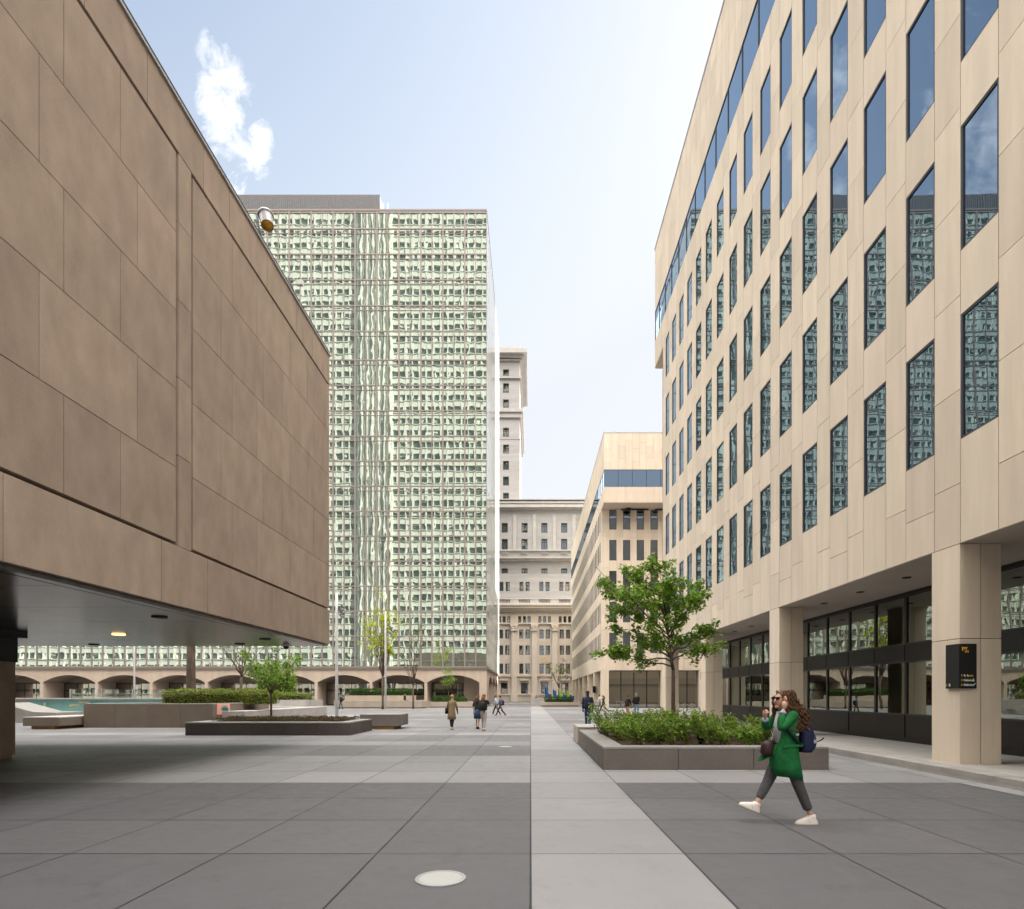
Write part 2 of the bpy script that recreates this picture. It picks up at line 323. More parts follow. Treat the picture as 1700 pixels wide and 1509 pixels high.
    def leaf(s, c, size, d=None, mi=0, up=.3):
        """bent leaf: two small quads folded along the midrib"""
        rnd = random.uniform
        d = Vector(d) if d is not None else Vector((rnd(-1, 1), rnd(-1, 1), rnd(-.8, .5)))
        if d.length < 1e-6: d = Vector((1, 0, 0))
        d.normalize(); n = Vector((rnd(-1, 1), rnd(-1, 1), rnd(-.2, 1) + up)); w_ = d.cross(n)
        if w_.length < 1e-3: w_ = Vector((0, 1, 0))
        w_.normalize(); nn = w_.cross(d)
        c = Vector(c); a = c; b = c + d * size; m1 = c + d * size * .45 + w_ * size * .36 + nn * size * .12; m2 = c + d * size * .45 - w_ * size * .36 + nn * size * .12
        mm = c + d * size * .5
        bb = len(s.v); s.v += [tuple(a), tuple(m1), tuple(b), tuple(m2), tuple(mm)]
        s.f += [(bb, bb + 1, bb + 2, bb + 4), (bb, bb + 4, bb + 2, bb + 3)]; s.mi += [mi, mi]; s.sm += [False, False]
    def build(s, name, m=None, parent=None, local=False, bevel=0, label=None):
        o0 = Vector((0, 0, 0)) if (local or parent is None) else origin_of(parent)
        me = bpy.data.meshes.new(name); me.from_pydata([(x - o0.x, y - o0.y, z - o0.z) for x, y, z in s.v], [], s.f)
        for mm in (m if isinstance(m, (list, tuple)) else [m]):
            if mm is not None: me.materials.append(M[mm] if isinstance(mm, str) else mm)
        me.polygons.foreach_set('material_index', s.mi); me.polygons.foreach_set('use_smooth', s.sm); me.update()
        o = bpy.data.objects.new(name, me); COL.objects.link(o)
        if parent is not None: o.parent = parent
        if bevel:
            b = o.modifiers.new('bevel', 'BEVEL'); b.width = bevel; b.segments = 2; b.limit_method = 'ANGLE'
        if label: o['label'] = label
        return o
def inst(src, parent, loc, rz=0.0):
    """copy of a part (and its sub-parts) under parent; loc in world coordinates"""
    o = src.copy(); COL.objects.link(o); o.parent = parent; o.location = Vector(loc) - origin_of(parent); o.rotation_euler = (0, 0, rz)
    for ch in src.children:
        c = ch.copy(); COL.objects.link(c); c.parent = o
    return o
def PX(x, y, Y): return Vector(((x - 881) * Y / S, Y, H - (y - 1154) * Y / S))
def gx(x, Y): return (x - 881) * Y / S
def gz(y, Y): return H - (y - 1154) * Y / S
def gy(y, z=0.0): return S * (H - z) / (y - 1154)

# ---------------------------------------------------------------- the setting
g = MB(); g.quad((-400, -200, 0), (400, -200, 0), (400, 600, 0), (-400, 600, 0)); tag(g.build('ground', 'paving'), kind='structure')
g = MB(); g.box(-300, 300, 119, 134, .003, .008); tag(g.build('road', 'asphalt'), kind='structure')
# ================================================================ buildings
class Face:
    """flat facade: u runs along it, n points outward"""
    def __init__(s, o, u, n): s.o = Vector(o); s.u = Vector(u); s.n = Vector(n)
    def box(s, mb, u0, u1, z0, z1, d0, d1, mi=0):
        a = s.o + s.u * u0 + s.n * d0; b = s.o + s.u * u1 + s.n * d1
        mb.box(a.x, b.x, a.y, b.y, z0, z1, mi)
JG = .007
def slab(mb, F, u0, u1, z0, z1, d=0.0, t=.10, mi=0):
    F.box(mb, u0 + JG, u1 - JG, z0 + JG, z1 - JG, d - t, d, mi)

WPROTO = {}
def window_proto(kind):
    """frame with a pane child, built at the origin; facing -X ('w') or -Y ('s')"""
    if kind in WPROTO: return WPROTO[kind]
    return None
def make_window(parent, F, u0, u1, z0, z1, name='window', fw=.045, depth=.04, frame='frame_grey', pane='glass_blue', key=None, bars=()):
    """one window: a frame ring (part) with its pane (sub-part). meshes shared by size key"""
    base = F.o + F.u * u0; base.z = z0
    k = (key, tuple(F.n)) if key else None
    if k and k in WPROTO: return inst(WPROTO[k], parent, base)
    W, Hh = u1 - u0, z1 - z0
    L = Face((0, 0, 0), F.u, F.n); mb = MB()
    L.box(mb, 0, fw, 0, Hh, -depth - .02, -.012); L.box(mb, W - fw, W, 0, Hh, -depth - .02, -.012)
    L.box(mb, fw, W - fw, 0, fw, -depth - .02, -.014); L.box(mb, fw, W - fw, Hh - fw, Hh, -depth - .02, -.014)
    for b in bars:
        if b[0] == 'v': L.box(mb, b[1] * W - fw * .4, b[1] * W + fw * .4, fw, Hh - fw, -depth, -depth + .035)
        else: L.box(mb, fw, W - fw, b[1] * Hh - fw * .4, b[1] * Hh + fw * .4, -depth, -depth + .033)
    o = mb.build(name, frame, parent, local=True); o.location = base - origin_of(parent)
    pb = MB(); L.box(pb, fw * .6, W - fw * .6, fw * .6, Hh - fw * .6, -depth - .012, -depth)
    pb.build('pane', pane, o, local=True)
    if k: WPROTO[k] = o
    return o

def stone_office(loc, label, ya, yb, oa, ob, phase, southface, ycut=None, cols=(), store=True, plinth=.17, near=(-99, 999)):
    """limestone office block with its long west side on X=8.8; ya..yb body, oa..ob upper overhang"""
    X0, X1 = 8.8, 31.0
    E = empty('stone_office_building', loc, 0, label, 'building')
    FW = Face((X0, 0, 0), (0, 1, 0), (-1, 0, 0))
    core = MB(); core.box(X0 + .10, X1, ya + .10, yb - .1, 4.76, 24.85); core.box(X0 + .10, X1, oa + .1, ob - .1, 24.85, 33.0)
    core.build('wall_core', 'joint', E)
    sl = MB(); ROW = [6.83 + 3.85 * i for i in range(5)]; WH = 2.54; P = 1.70; WW = .95
    ks = [k for k in range(-60, 60) if ya + .05 < phase + P * k - WW and phase + P * k < yb - .05]
    wins = []
    pj = [4.7] + [5.94 + 1.925 * i for i in range(11)] + [26.6]
    edges = [ya]
    for k in ks:
        u1 = phase + P * k; u0 = u1 - WW
        # spandrel stack of this window bay
        zz = [(4.7, ROW[0])] + [(ROW[i] + WH, ROW[i + 1]) for i in range(4)] + [(ROW[4] + WH, 26.6)]
        for i, (a, b) in enumerate(zz):
            if i == 0 and k % 2: slab(sl, FW, u0, u1, a, 5.6); slab(sl, FW, u0, u1, 5.6, b)
            else: slab(sl, FW, u0, u1, a, b)
        for z in ROW: wins.append((u0, u1, z))
        nxt = phase + P * (k + 1) - WW if k != ks[-1] else None
        prev_end = edges[-1]
        for j in range(len(pj) - 1):
            if prev_end < u0 - .02: slab(sl, FW, prev_end, u0, pj[j], pj[j + 1])
        edges.append(u1)
    for j in range(len(pj) - 1): slab(sl, FW, edges[-1], yb, pj[j], pj[j + 1])
    if oa < ya:
        slab(sl, FW, oa, ya, 24.75, 26.6)
    if ob > yb: slab(sl, FW, yb, ob, 24.75, 26.6)
    # upper wall over the ribbon window
    u = oa; i = 0
    while u < ob - .01:
        u2 = min(ob, u + .85); st = (.0, .7, 1.3)[i % 3]
        zs = [28.68, 30.0 + st, 31.6 + st * .6, 33.1]
        for j in range(3): slab(sl, FW, u, u2, zs[j], zs[j + 1])
        u = u2; i += 1
    # ground-floor columns (flush with the wall above)
    for c in cols:
        cm = MB()
        zj = [plinth - .02, .0 + 2.75, 4.7]
        cm.box(X0 + .05, X0 + .80, c + .05, c + .76, 0, 4.72, 1)
        for a, b in zip(zj[:-1], zj[1:]):
            off = 0.0
            cm.box(X0, X0 + .42, c, c + .81, a + JG, b - JG); cm.box(X0 + .434, X0 + .85, c, c + .81, a + JG, b - JG)
        cm.build('column', ['stone_light', 'joint'], E)
    if southface:
        FS = Face((0, ya, 0), (1, 0, 0), (0, -1, 0)); FO = Face((0, oa, 0), (1, 0, 0), (0, -1, 0))
        xe = [X0]; k = 0
        while True:
            u0 = 9.8 + 1.71 * k; u1 = u0 + .9
            if u1 > X1 - .5: break
            zz = [(ROW[i] + WH, ROW[i + 1]) for i in range(4)]
            for a, b in zz: slab(sl, FS, u0, u1, a, b)
            for z in ROW: make_window(E, FS, u0, u1, z, z + WH, key='tallw')
            for j in range(1, len(pj) - 2): slab(sl, FS, xe[-1], u0, max(pj[j], 6.83), pj[j + 1])
            slab(sl, FS, xe[-1], u0, 5.0, 6.83) if False else None
            xe.append(u1); k += 1
        for j in range(1, len(pj) - 2): slab(sl, FS, xe[-1], X1, max(pj[j], 6.83), pj[j + 1])
        u = X0
        while u < X1 - .01:
            u2 = min(X1, u + 1.71); slab(sl, FS, u, u2, 4.7, 6.83); u = u2
        u = X0; i = 0
        while u < X1 - .01:
            u2 = min(X1, u + .855); st = (.0, .9, .4, 1.3)[i % 4]
            zs = [28.68, 29.6 + st, 31.2 + st * .8, 33.1]
            for j in range(3): slab(sl, FO, u, u2, zs[j], zs[j + 1])
            u = u2; i += 1
        u = X0
        while u < X1 - .01:
            u2 = min(X1, u + 2.56); slab(sl, FO, u, u2, 24.75, 26.6); u = u2
        for k in range(13):
            u0 = X0 + .02 + 1.7 * k
            if u0 + 1.7 < X1: make_window(E, FO, u0, u0 + 1.7, 26.6, 28.68, key='ribs', fw=.035, pane='glass_blue')
        # ground floor wall of the south side: glazed openings between piers
        for (a, b) in ((X0, 9.75), (16.25, 18.4), (21.0, X1)):
            gm = MB()
            for z0, z1 in ((0, 2.7), (2.7, 4.7)): slab(gm, FS, a, b, z0, z1, 0, .9)
            gm.build('ground_floor_pier', 'stone_light', E)
        sm = MB(); sm.box(X0 + .9, X1, ya + .1, ya + 12, 4.66, 4.74); sm.build('soffit', 'soffit_light', E)
        for (a, b, n) in ((9.75, 16.25, 4), (18.4, 21.0, 2)):
            for i in range(n):
                x0 = a + (b - a) * i / n; x1 = a + (b - a) * (i + 1) / n
                make_window(E, Face((0, ya + .75, 0), (1, 0, 0), (0, -1, 0)), x0, x1, .05, 4.66, 'shop_window', fw=.06, frame='bronze_panel', pane='glass_dark', bars=(('h', .56), ('h', .6), ('h', .62), ('h', .12)))
        bm_ = MB(); bm_.box(10.6, 30, ya + 1.2, ya + 12, 0, 4.6); bm_.build('interior_wall', 'joint', E)
    else:
        FN = Face((0, yb, 0), (1, 0, 0), (0, 1, 0)); 
        e = MB(); e.box(X0 + .0, X1, yb - .1, yb, 4.7, 24.75)
        e.build('end_wall', 'stone_light', E)
    # overhang soffit and edge returns, roof
    rt = MB()
    if oa < ya: rt.box(X0 + .02, X1, oa + .02, ya - .002, 24.70, 24.78)
    if ob > yb: rt.box(X0 + .02, X1, yb + .002, ob - .02, 24.70, 24.78); rt.box(X0 + .1, X1, ob - .1, ob, 24.78, 33.1)
    if rt.v: rt.build('overhang_soffit', 'stone_light', E)
    rf = MB(); rf.box(X0 - .03, X1, oa - .03, ob + .03, 33.1, 33.22); rf.build('roof_coping', 'metal_light', E)
    sl.build('stone_cladding', 'stone_light', E)
    # windows: the hundred that show largest are parts, the others one mesh
    vis = [q for q in wins if near[0] < q[0] < near[1]]; vis = vis[:100] if len(vis) > 100 else vis
    vs = set(vis)
    for q in vis: make_window(E, FW, q[0], q[1], q[2], q[2] + WH, key='tallw')
    rest = [q for q in wins if q not in vs]
    if rest:
        fm = MB(); 
        for a, b, z in rest:
            for (c0, c1, z0, z1) in ((a, a + .05, z, z + WH), (b - .05, b, z, z + WH), (a + .05, b - .05, z, z + .05), (a + .05, b - .05, z + WH - .05, z + WH)): FW.box(fm, c0, c1, z0, z1, -.06, -.012, 0)
            FW.box(fm, a + .03, b - .03, z + .03, z + WH - .03, -.052, -.04, 1)
        tag(fm.build('window', ['frame_grey', 'glass_blue'], E), kind='stuff')
    # ribbon window along the top storey
    us = []; u = oa + .02
    while u < ob - .1: us.append((u, min(u + 1.705, ob - .01))); u += 1.705
    for (a, b) in us:
        make_window(E, FW, a, b, 26.6, 28.68, key='ribw' if b - a > 1.7 else None, fw=.03, name='ribbon_window')
    return E, FW

E1, F1 = stone_office((20, 12, 0), 'tall pale limestone office building on the right with rows of narrow dark windows over columns', -6.9, 38.05, -6.9, 40.4, 11.68, False,
    cols=[3.20 + 8.5 * i for i in range(-1, 5)], near=(9.5, 40))
# plinth, kerb and recessed shop front of the right-hand building
pl = MB(); pl.box(8.12, 31, -10, 39.2, 0, .15)
for i in range(40):
    y = -10 + i * 1.25
    if y < 39: pl.box(8.115, 8.5, y + .01, min(y + 1.24, 39.19), .08, .165)
pl.build('plinth', 'paving_light', E1)
cb = MB(); cb.box(8.48, 30.9, -9.9, 39.1, .151, .17); cb.build('plinth_paving', 'paving_light', E1)
so_ = MB()
for i in range(24): so_.box(8.86, 11.6, -8 + i * 1.94, -8 + (i + 1) * 1.94 - .012, 4.70, 4.78)
so_.build('arcade_soffit', 'soffit_light', E1)
for i in range(16):
    y = 6.6 + 2.12 * i
    if y < 37 and (y - 3.2) % 8.5 > 1.2:
        d = MB(); d.lathe([(.11, -.02), (.11, 0), (.08, .0)], (9.94, y, 4.70), 16); d.build('downlight', 'black', E1)
XS = 11.35
FSt = Face((XS, 0, 0), (0, 1, 0), (-1, 0, 0))
ms = [17.3 + 1.53 * i for i in range(-14, 15)]
ms = [m_ for m_ in ms if -5 < m_ < 37.8] + [38.1]
tr_ = MB()
FSt.box(tr_, -5, 38.1, 2.62, 3.12, -.10, .015); FSt.box(tr_, -5, 38.1, .17, .30, -.10, .02); FSt.box(tr_, -5, 38.1, 4.60, 4.70, -.1, .02)
for i in range(0, len(ms) - 1): FSt.box(tr_, ms[i] - .012, ms[i] + .012, 2.64, 3.10, .015, .028)
tr_.build('transom_band', 'bronze_panel', E1)
bp = MB()
for i in range(0, len(ms) - 2, 2): FSt.box(bp, ms[i] + .03, ms[i + 2] - .03, .30, .98, -.08, .0)
bp.build('base_panel', 'bronze_panel', E1)
for a, b in zip(ms[:-1], ms[1:]):
    make_window(E1, FSt, a, b, .98, 2.62, 'shop_window', fw=.045, depth=.05, frame='frame_dark', pane='glass_store', key='sw%d' % round((b - a) * 100))
    make_window(E1, FSt, a, b, 3.12, 4.60, 'shop_window', fw=.045, depth=.05, frame='frame_dark', pane='glass_store', key='sv%d' % round((b - a) * 100))
inn = MB()
inn.box(17.0, 17.2, -5, 38, .18, 4.68); inn.box(11.5, 17, -5, -4.8, .18, 4.68); inn.box(11.5, 31, 37.9, 38.05, .16, 4.7)
for y in (2.5, 9.2, 14.5, 21.0, 28.0, 33.5): inn.box(13.8, 14.6, y, y + .7, .18, 4.6)
for y in (4, 12, 19, 25, 31): inn.box(15.4, 16.9, y, y + 2.4, .18, 3.2)
inn.build('interior_wall', mat('lobby_wall', (.42, .36, .29), .8, isl=.3), E1)
M['lampglow'] = mat('warm_lamp', (.8, .6, .3), .5, emit=((1, .62, .25), 12))
for y, x, z in ((19.2, 13.0, 3.9), (13.9, 12.6, 4.0), (25.0, 13.2, 3.9), (31, 13, 3.9)):
    l = MB(); l.ball((x, y, z), .09, n=8); l.tube([(x, y, z + .05), (x, y, 4.66)], .01, 5); l.build('pendant_lamp', 'lampglow', E1)

E2, F2 = stone_office((20, 90, 0), 'farther limestone office building behind the big tree, windows facing the plaza', 71.1, 121.4, 68.5, 124.0, 71.97 + .95, True,
    cols=[71.12 + 8.5 * i + (0 if i == 0 else -.4) for i in range(1, 6)] + [120.6], near=(71, 92))
s2 = MB(); s2.box(10.3, 10.5, 79.5, 121, 0, 4.7); s2.build('arcade_back_wall', 'stone_light', E2)
s2 = MB(); s2.box(8.85, 10.3, 71.3, 121, 4.7, 4.77); s2.build('arcade_soffit', 'soffit_light', E2)
cd = MB(); cd.tube([(11.2, 70.6, 24.55), (14.6, 70.6, 24.55)], .09, 8); cd.tube([(15.4, 70.6, 24.55), (16.5, 70.6, 24.55)], .09, 8); cd.box(11.8, 12.3, 70.3, 70.7, 24.35, 24.7); cd.build('cleaning_rig', 'black', E2)

# ---------------------------------------------------------------- low stone pavilion on the left
XL, YE, ZT, ZB = -6.65, 18.86, 12.78, 3.27
PL = empty('stone_pavilion', (-16, 8, 0), 0, 'brown stone pavilion at the left raised over the plaza, windowless panels and dark soffit', 'building')
FL = Face((XL, 0, 0), (0, 1, 0), (1, 0, 0))
Y0 = -6.0
core = MB(); core.box(-30, XL - .16, Y0, YE - .16, ZB - .02, ZT - .1); core.build('wall_core', 'joint', PL)
fa = MB()
def row(z0, z1, js, d=0.0, t=.16):
    for a, b in zip(js[:-1], js[1:]): slab(fa, FL, a, b, z0, z1, d, t)
row(ZB, 4.40, [Y0, -3, -.5, 1.6, 3.9, 5.3, 7.19, 10.27, 11.74, 14.9, 17.9, YE])
row(11.84, ZT, [Y0, -2.4, .4, 2.6, 4.6, 6.5, 8.5, 9.9, 11.6, 12.6, 14.4, 16.2, 17.4, YE])
for a, b in zip([4.40 + 1.472 * i for i in range(5)] + [11.84], [4.40 + 1.472 * i for i in range(1, 5)] + [11.84]): pass
zr = [4.40 + 1.472 * i for i in range(5)] + [11.84]
for i in range(5): row(zr[i] + (.25 if i else 0), zr[i + 1] + (.25 if i < 4 else 0), [10.78, 11.19], d=-.004)
for i in range(5):
    z0, z1 = zr[i] + (.055 if i == 0 else 0), zr[i + 1] - (.05 if i == 4 else 0)
    js = [Y0, -3.2, -.9, 1.2, 3.1, 4.3, 6.1, 8.14, 9.26, 10.72] if i % 2 == 0 else [Y0, -2, .1, 2.4, 3.8, 5.9, 7.73, 9.66, 10.72]
    row(z0, z1, js, d=-.012)
    js = [11.25, 12.73, 13.89, 15.8, 17.0, 18.57, YE] if i % 2 == 0 else [11.25, 12.27, 14.2, 15.3, 17.5, YE]
    row(z0, z1, js, d=-.012)
fa.build('facade', 'stone_brown', PL)
nf = MB(); FNn = Face((0, YE - .0, 0), (1, 0, 0), (0, 1, 0))
for i in range(10):
    for z0, z1 in zip([ZB] + zr[1:], zr[1:] + [ZT]): slab(nf, FNn, -30 + i * 2.32, -30 + (i + 1) * 2.32, z0, z1, 0, .16)
nf.build('rear_wall', 'stone_brown', PL)
cp = MB(); cp.box(-30, XL + .035, Y0, YE + .035, ZT, ZT + .05); cp.build('metal_coping', 'metal_light', PL)
cp = MB(); cp.box(-30, XL + .0, Y0, YE + .0, ZT + .05, ZT + .16); cp.build('roof_edge', 'bronze_panel', PL)
sf = MB()
for i in range(12):
    for j in range(9): sf.box(-30 + j * 2.565 + .006, -30 + (j + 1) * 2.565 - .006, Y0 + i * 2.06, Y0 + (i + 1) * 2.06 - .012, 3.2, 3.28) if (-30 + (j + 1) * 2.565) < XL - .1 else None
sf.box(-30, XL - .1, Y0 + 24.72, YE - .12, 3.2, 3.28)
sf.box(XL - .30, XL - .1, Y0, Y0 + 24.7, 3.2, 3.28)
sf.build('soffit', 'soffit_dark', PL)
for (x, y, lit) in ((265, 1024, 0), (440, 1061, 0), (398, 1069, 0), (156, 1070, 0), (197, 1053, 1)):
    Yd = S * (3.195 - H) / (1154 - y); d = MB(); d.lathe([(.15, -.025), (.15, 0.0)], (gx(x, Yd), Yd, 3.2), 16); d.build('recessed_light', mat('lit_downlight', (.8, .5, .2), .5, emit=((1, .5, .15), 1.4)) if lit else 'black', PL)
pm = MB(); PXX = -13.1
pm.box(PXX - 1.3, PXX, 9.2, 14.5, .08, 2.42); pm.box(PXX - 1.26, PXX - .04, 9.24, 14.46, 0, .08)
pm.build('pillar', 'stone_brown', PL)
pm = MB(); pm.box(PXX - 1.35, PXX + .02, 9.15, 14.55, 2.42, 3.05); pm.box(PXX - 1.5, PXX + .14, 9.0, 14.7, 3.05, 3.2); pm.build('pillar_head', 'black', PL)
# floodlight and small antenna on the parapet
fl = empty('rooftop_floodlight', (-6.4, 14.4, ZT), 0, 'round grey floodlight with amber glass leaning out over the brown parapet', 'floodlight')
YF = 14.4
def pf(x, y, Y=YF): return PX(x, y, Y)
a, b = pf(440, 352), pf(448, 384)
dirv = (b - a).normalized() + Vector((0, -.25, 0)); dirv.normalize(); c0 = pf(441, 357)
m = MB(); m.tube([c0 - dirv * .06, c0, c0 + dirv * .05], [.12, .19, .19], 18); m.build('lamp_ring', 'metal_light', fl)
m = MB(); m.tube([c0 + dirv * .05, c0 + dirv * .36], [.165, .15], 18, cap=False); m.tube([c0 + dirv * .05, c0 + dirv * .051], [.165, .0], 18); m.build('lamp_housing', mat('grey_enamel', (.33, .33, .34), .35, spec=.6), fl)
m = MB(); m.tube([c0 + dirv * .30, c0 + dirv * .345], [.149, .148], 18); m.build('amber_lens', mat('amber_glass', (.75, .36, .03), .25, spec=.6), fl)
m = MB(); m.tube([Vector((-6.75, YF, ZT + .1)), pf(426, 357), pf(436, 352), c0 - dirv * .03], .018, 6); m.tube([Vector((-6.75, YF + .1, ZT + .1)), pf(425, 366), pf(433, 370)], .012, 6); m.build('mounting_arm', 'metal_light', fl)
an = empty('rooftop_antenna', (-6.5, 16.9, ZT), 0, 'thin white antenna arm poking out over the brown parapet below the floodlight', 'antenna')
m = MB(); m.tube([(-6.7, 16.9, ZT - .02), PX(478, 460, 16.9), PX(499, 470, 16.9)], .025, 6); m.tube([(-6.7, 16.9, ZT - .02), (-6.7, 16.9, ZT + .2)], .03, 6); m.build('arm', 'white_paint', an)
m = MB(); q = PX(498, 468, 16.9); m.box(q.x - .09, q.x + .09, 16.85, 16.95, q.z - .10, q.z + .04); m.build('antenna_head', 'white_paint', an)
YS = S * (3.2 - H) / (1154 - 1070)
sc_ = empty('security_camera', (gx(475, YS), YS, 3.2), 0, 'small black dome camera hanging under the far corner of the dark soffit', 'camera')
m = MB(); m.lathe([(.10, -.06), (.10, 0)], (gx(475, YS), YS, 3.2), 16); m.build('mount', 'white_paint', sc_)
m = MB(); m.ball((gx(475, YS), YS, 3.13), .085, n=12); m.build('dome', 'black', sc_)

# ---------------------------------------------------------------- glass office tower
TY, TX = 86.0, -6.63
TW = empty('glass_office_tower', (-50, 100, 0), 0, 'pale green glass office tower with taupe mullions on a base of low stone arches', 'building')
lines = [1107, 1056, 1014.4, 973, 931.5, 890, 848.5, 807, 765.4, 723.9, 681.6, 639.5, 597.5, 549.8, 507.3, 464.5, 421.7, 379.5, 352.5]
zl = [gz(y, TY) for y in lines]; MW = 1.6555; TXL = -104.0; TD = 35.0
ncol = int((TX - TXL) / MW)
FT = Face((0, TY, 0), (1, 0, 0), (0, -1, 0)); FE = Face((TX, 0, 0), (0, 1, 0), (1, 0, 0))
core = MB(); core.box(TXL, TX - .25, TY + .25, TY + TD, zl[0] - .2, zl[-1]); core.build('core', mat('tower_dark_core', (.05, .06, .055), .8), TW)
panes = []
for j in range(len(zl) - 1):
    for i in range(ncol): panes.append((i, j))
rest = MB(); sg_ = MB()
for (i, j) in panes:
    u1 = TX - i * MW; u0 = u1 - MW; z0, z1 = zl[j], zl[j + 1]
    if j < 5 and i < 20:
        mb = MB(); FT.box(mb, u0 + .02, u1 - .02, z0 + .02, z1 - .02, -.12, -.06); mb.build('glass_panel', 'glass_green', TW)
    else: FT.box(rest, u0 + .02, u1 - .02, z0 + .02, z1 - .02, -.12, -.06)
for j in range(len(zl) - 1):
    for i in range(21): FE.box(sg_, TY + i * MW + .02, TY + (i + 1) * MW - .02, zl[j] + .02, zl[j + 1] - .02, -.06, -.002)
tag(rest.build('glass_panel', 'glass_green', TW), kind='stuff'); sg_.build('side_glass', 'glass_side', TW)
mu = MB()
for i in range(ncol + 1):
    x = TX - i * MW; t = .11 if i % 2 == 0 else .055
    if i == 0: t = .08
    mu.box(x - t, x + t if i else x, TY - .0, TY + .12, zl[0], zl[-1] + .4)
    if i % 2: mu.box(x - .10, x + .10, TY - .004, TY + .12, zl[0], zl[6])
for i in range(1, 22):
    y = TY + i * MW; mu.box(TX - .12, TX + .002, y - .02, y + .02, zl[0], zl[-1] + .4)
for j, z in enumerate(zl):
    mu.box(TXL, TX + .012, TY - .012, TY + .13, z - .09, z + .09)
    mu.box(TX - .12, TX + .006, TY + .14, TY + TD, z - .09, z + .09)
    if 0 < j < len(zl) - 1: mu.box(TXL, TX + .008, TY - .008, TY + .10, z - .75, z - .67)
mu.box(TXL, TX + .010, TY - .01, TY + .1, zl[0] + .85, zl[0] + .93)
mu.box(TXL, TX + .03, TY - .03, TY + .14, zl[-1] + .25, zl[-1] + .5); mu.box(TX - .1, TX + .03, TY + .14, TY + TD, zl[-1] + .25, zl[-1] + .5)
mu.build('mullions', 'mullion', TW)
sp_ = MB(); sp_.box(TXL, TX + .15, TY - .15, TY + TD + .1, zl[0] - .42, zl[0] - .1); sp_.build('sill_band', mat('sill_dark_taupe', (.16, .135, .12), .7), TW)
# arcade
zc, zs_, zt = 4.62, 3.50, zl[0] - .42
AW, PW = 7.86, .43; per = 5 * MW; AD = 3.85
ar = MB(); vt = MB(); NS = 16
def arch_bay(mbf, mbv, F, a, b, d):
    """wall above an arch spanning a..b and its vault going back by d"""
    pts = []
    for k in range(NS + 1):
        t = k / NS; u = a + (b - a) * t; s_ = 2 * t - 1
        R_ = ((AW / 2) ** 2 + (zc - zs_) ** 2) / (2 * (zc - zs_)); z = zc - R_ + math.sqrt(max(0, R_ ** 2 - (s_ * AW / 2) ** 2)); pts.append((u, z))
    for k in range(NS):
        (u0, z0), (u1, z1) = pts[k], pts[k + 1]
        A = [F.o + F.u * u0, F.o + F.u * u1]; B = [p + F.n * -d for p in A]
        fr = lambda p, z: (p.x, p.y, z)
        mbf.add([fr(A[0], z0), fr(A[1], z1), fr(A[1], zt), fr(A[0], zt)], [(0, 1, 2, 3)])
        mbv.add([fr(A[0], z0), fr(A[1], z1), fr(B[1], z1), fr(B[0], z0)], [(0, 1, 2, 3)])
xr = TX - 1.16 * 4.717 * 0 - (1265 - 1207) / 4.717 * TY / S
x = xr; bays = []
while x - AW > TXL:
    bays.append((x - AW, x)); arch_bay(ar, vt, FT, x - AW, x, AD); x2 = x - AW
    nx = x - per
    ar.box(nx, x2, TY, TY + .3, 0, zt); ar.box(nx, x2, TY + .3, TY + AD, 0, zs_)
    x = nx
ar.box(xr, TX, TY, TY + AD, 0, zt)
y = TY + 1.3 * 0 + AD + .0
FA = Face((TX, 0, 0), (0, 1, 0), (1, 0, 0)); y = TY + 4.5
ar.box(TX - AD, TX, TY + AD, y, 0, zt)
while y + AW < TY + TD:
    arch_bay(ar, vt, FA, y, y + AW, AD); ar.box(TX - AD, TX, y + AW, y + per, 0, zs_); ar.box(TX - .3, TX, y + AW, y + per, zs_, zt); y += per
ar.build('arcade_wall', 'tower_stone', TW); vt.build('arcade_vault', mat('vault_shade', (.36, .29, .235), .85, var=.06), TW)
FG = Face((0, TY + AD, 0), (1, 0, 0), (0, -1, 0))
for bi, (a, b) in enumerate(bays):
    make_window(TW, FG, a, b, .05, 3.5, 'shop_window', fw=.08, frame='bronze_panel', pane='glass_dark', key='arcw', bars=(('v', .27), ('v', .5), ('v', .75), ('h', .62), ('h', .66), ('h', .69)))
bk = MB(); bk.box(TXL, TX - AD, TY + AD + .13, TY + AD + 6, 0, zt); bk.build('interior_wall', mat('shop_interior', (.25, .2, .16), .8, isl=.4), TW)
# penthouse
ph = MB(); py = TY + 4; px0, px1, pz = gx(395, py), gx(630, py), gz(323, py)
ph.box(px0 - 30, px1, py, py + 20, zl[-1] - .5, pz)
n = 0; xx = px0 - 10
while xx < px1: ph.box(xx, xx + .12, py - .06, py, zl[-1] - .4, pz - .05); xx += .34
ph.build('penthouse', 'grey_clad', TW)
rl = MB(); zt2 = pz
for i in range(5): q = gx(578 + i * 12.5, py); rl.tube([(q, py + 1, zt2), (q, py + 1, zt2 + .45)], .035, 5)
rl.tube([(gx(578, py), py + 1, zt2 + .45), (gx(628, py), py + 1, zt2 + .45)], .04, 5); rl.build('roof_railing', 'white_paint', TW)
ld = MB()
for q in (634, 641): ld.tube([(gx(q, py), py + 1, zl[-1]), (gx(q, py), py + 1, gz(328, py))], .05, 5)
for i in range(8): zz_ = zl[-1] + .3 * i; ld.tube([(gx(634, py), py + 1, zz_), (gx(643, py), py + .6, zz_), (gx(641, py), py + 1, zz_)], .03, 5)
ld.build('access_ladder', mat('blue_grey_metal', (.25, .3, .4), .5), TW)

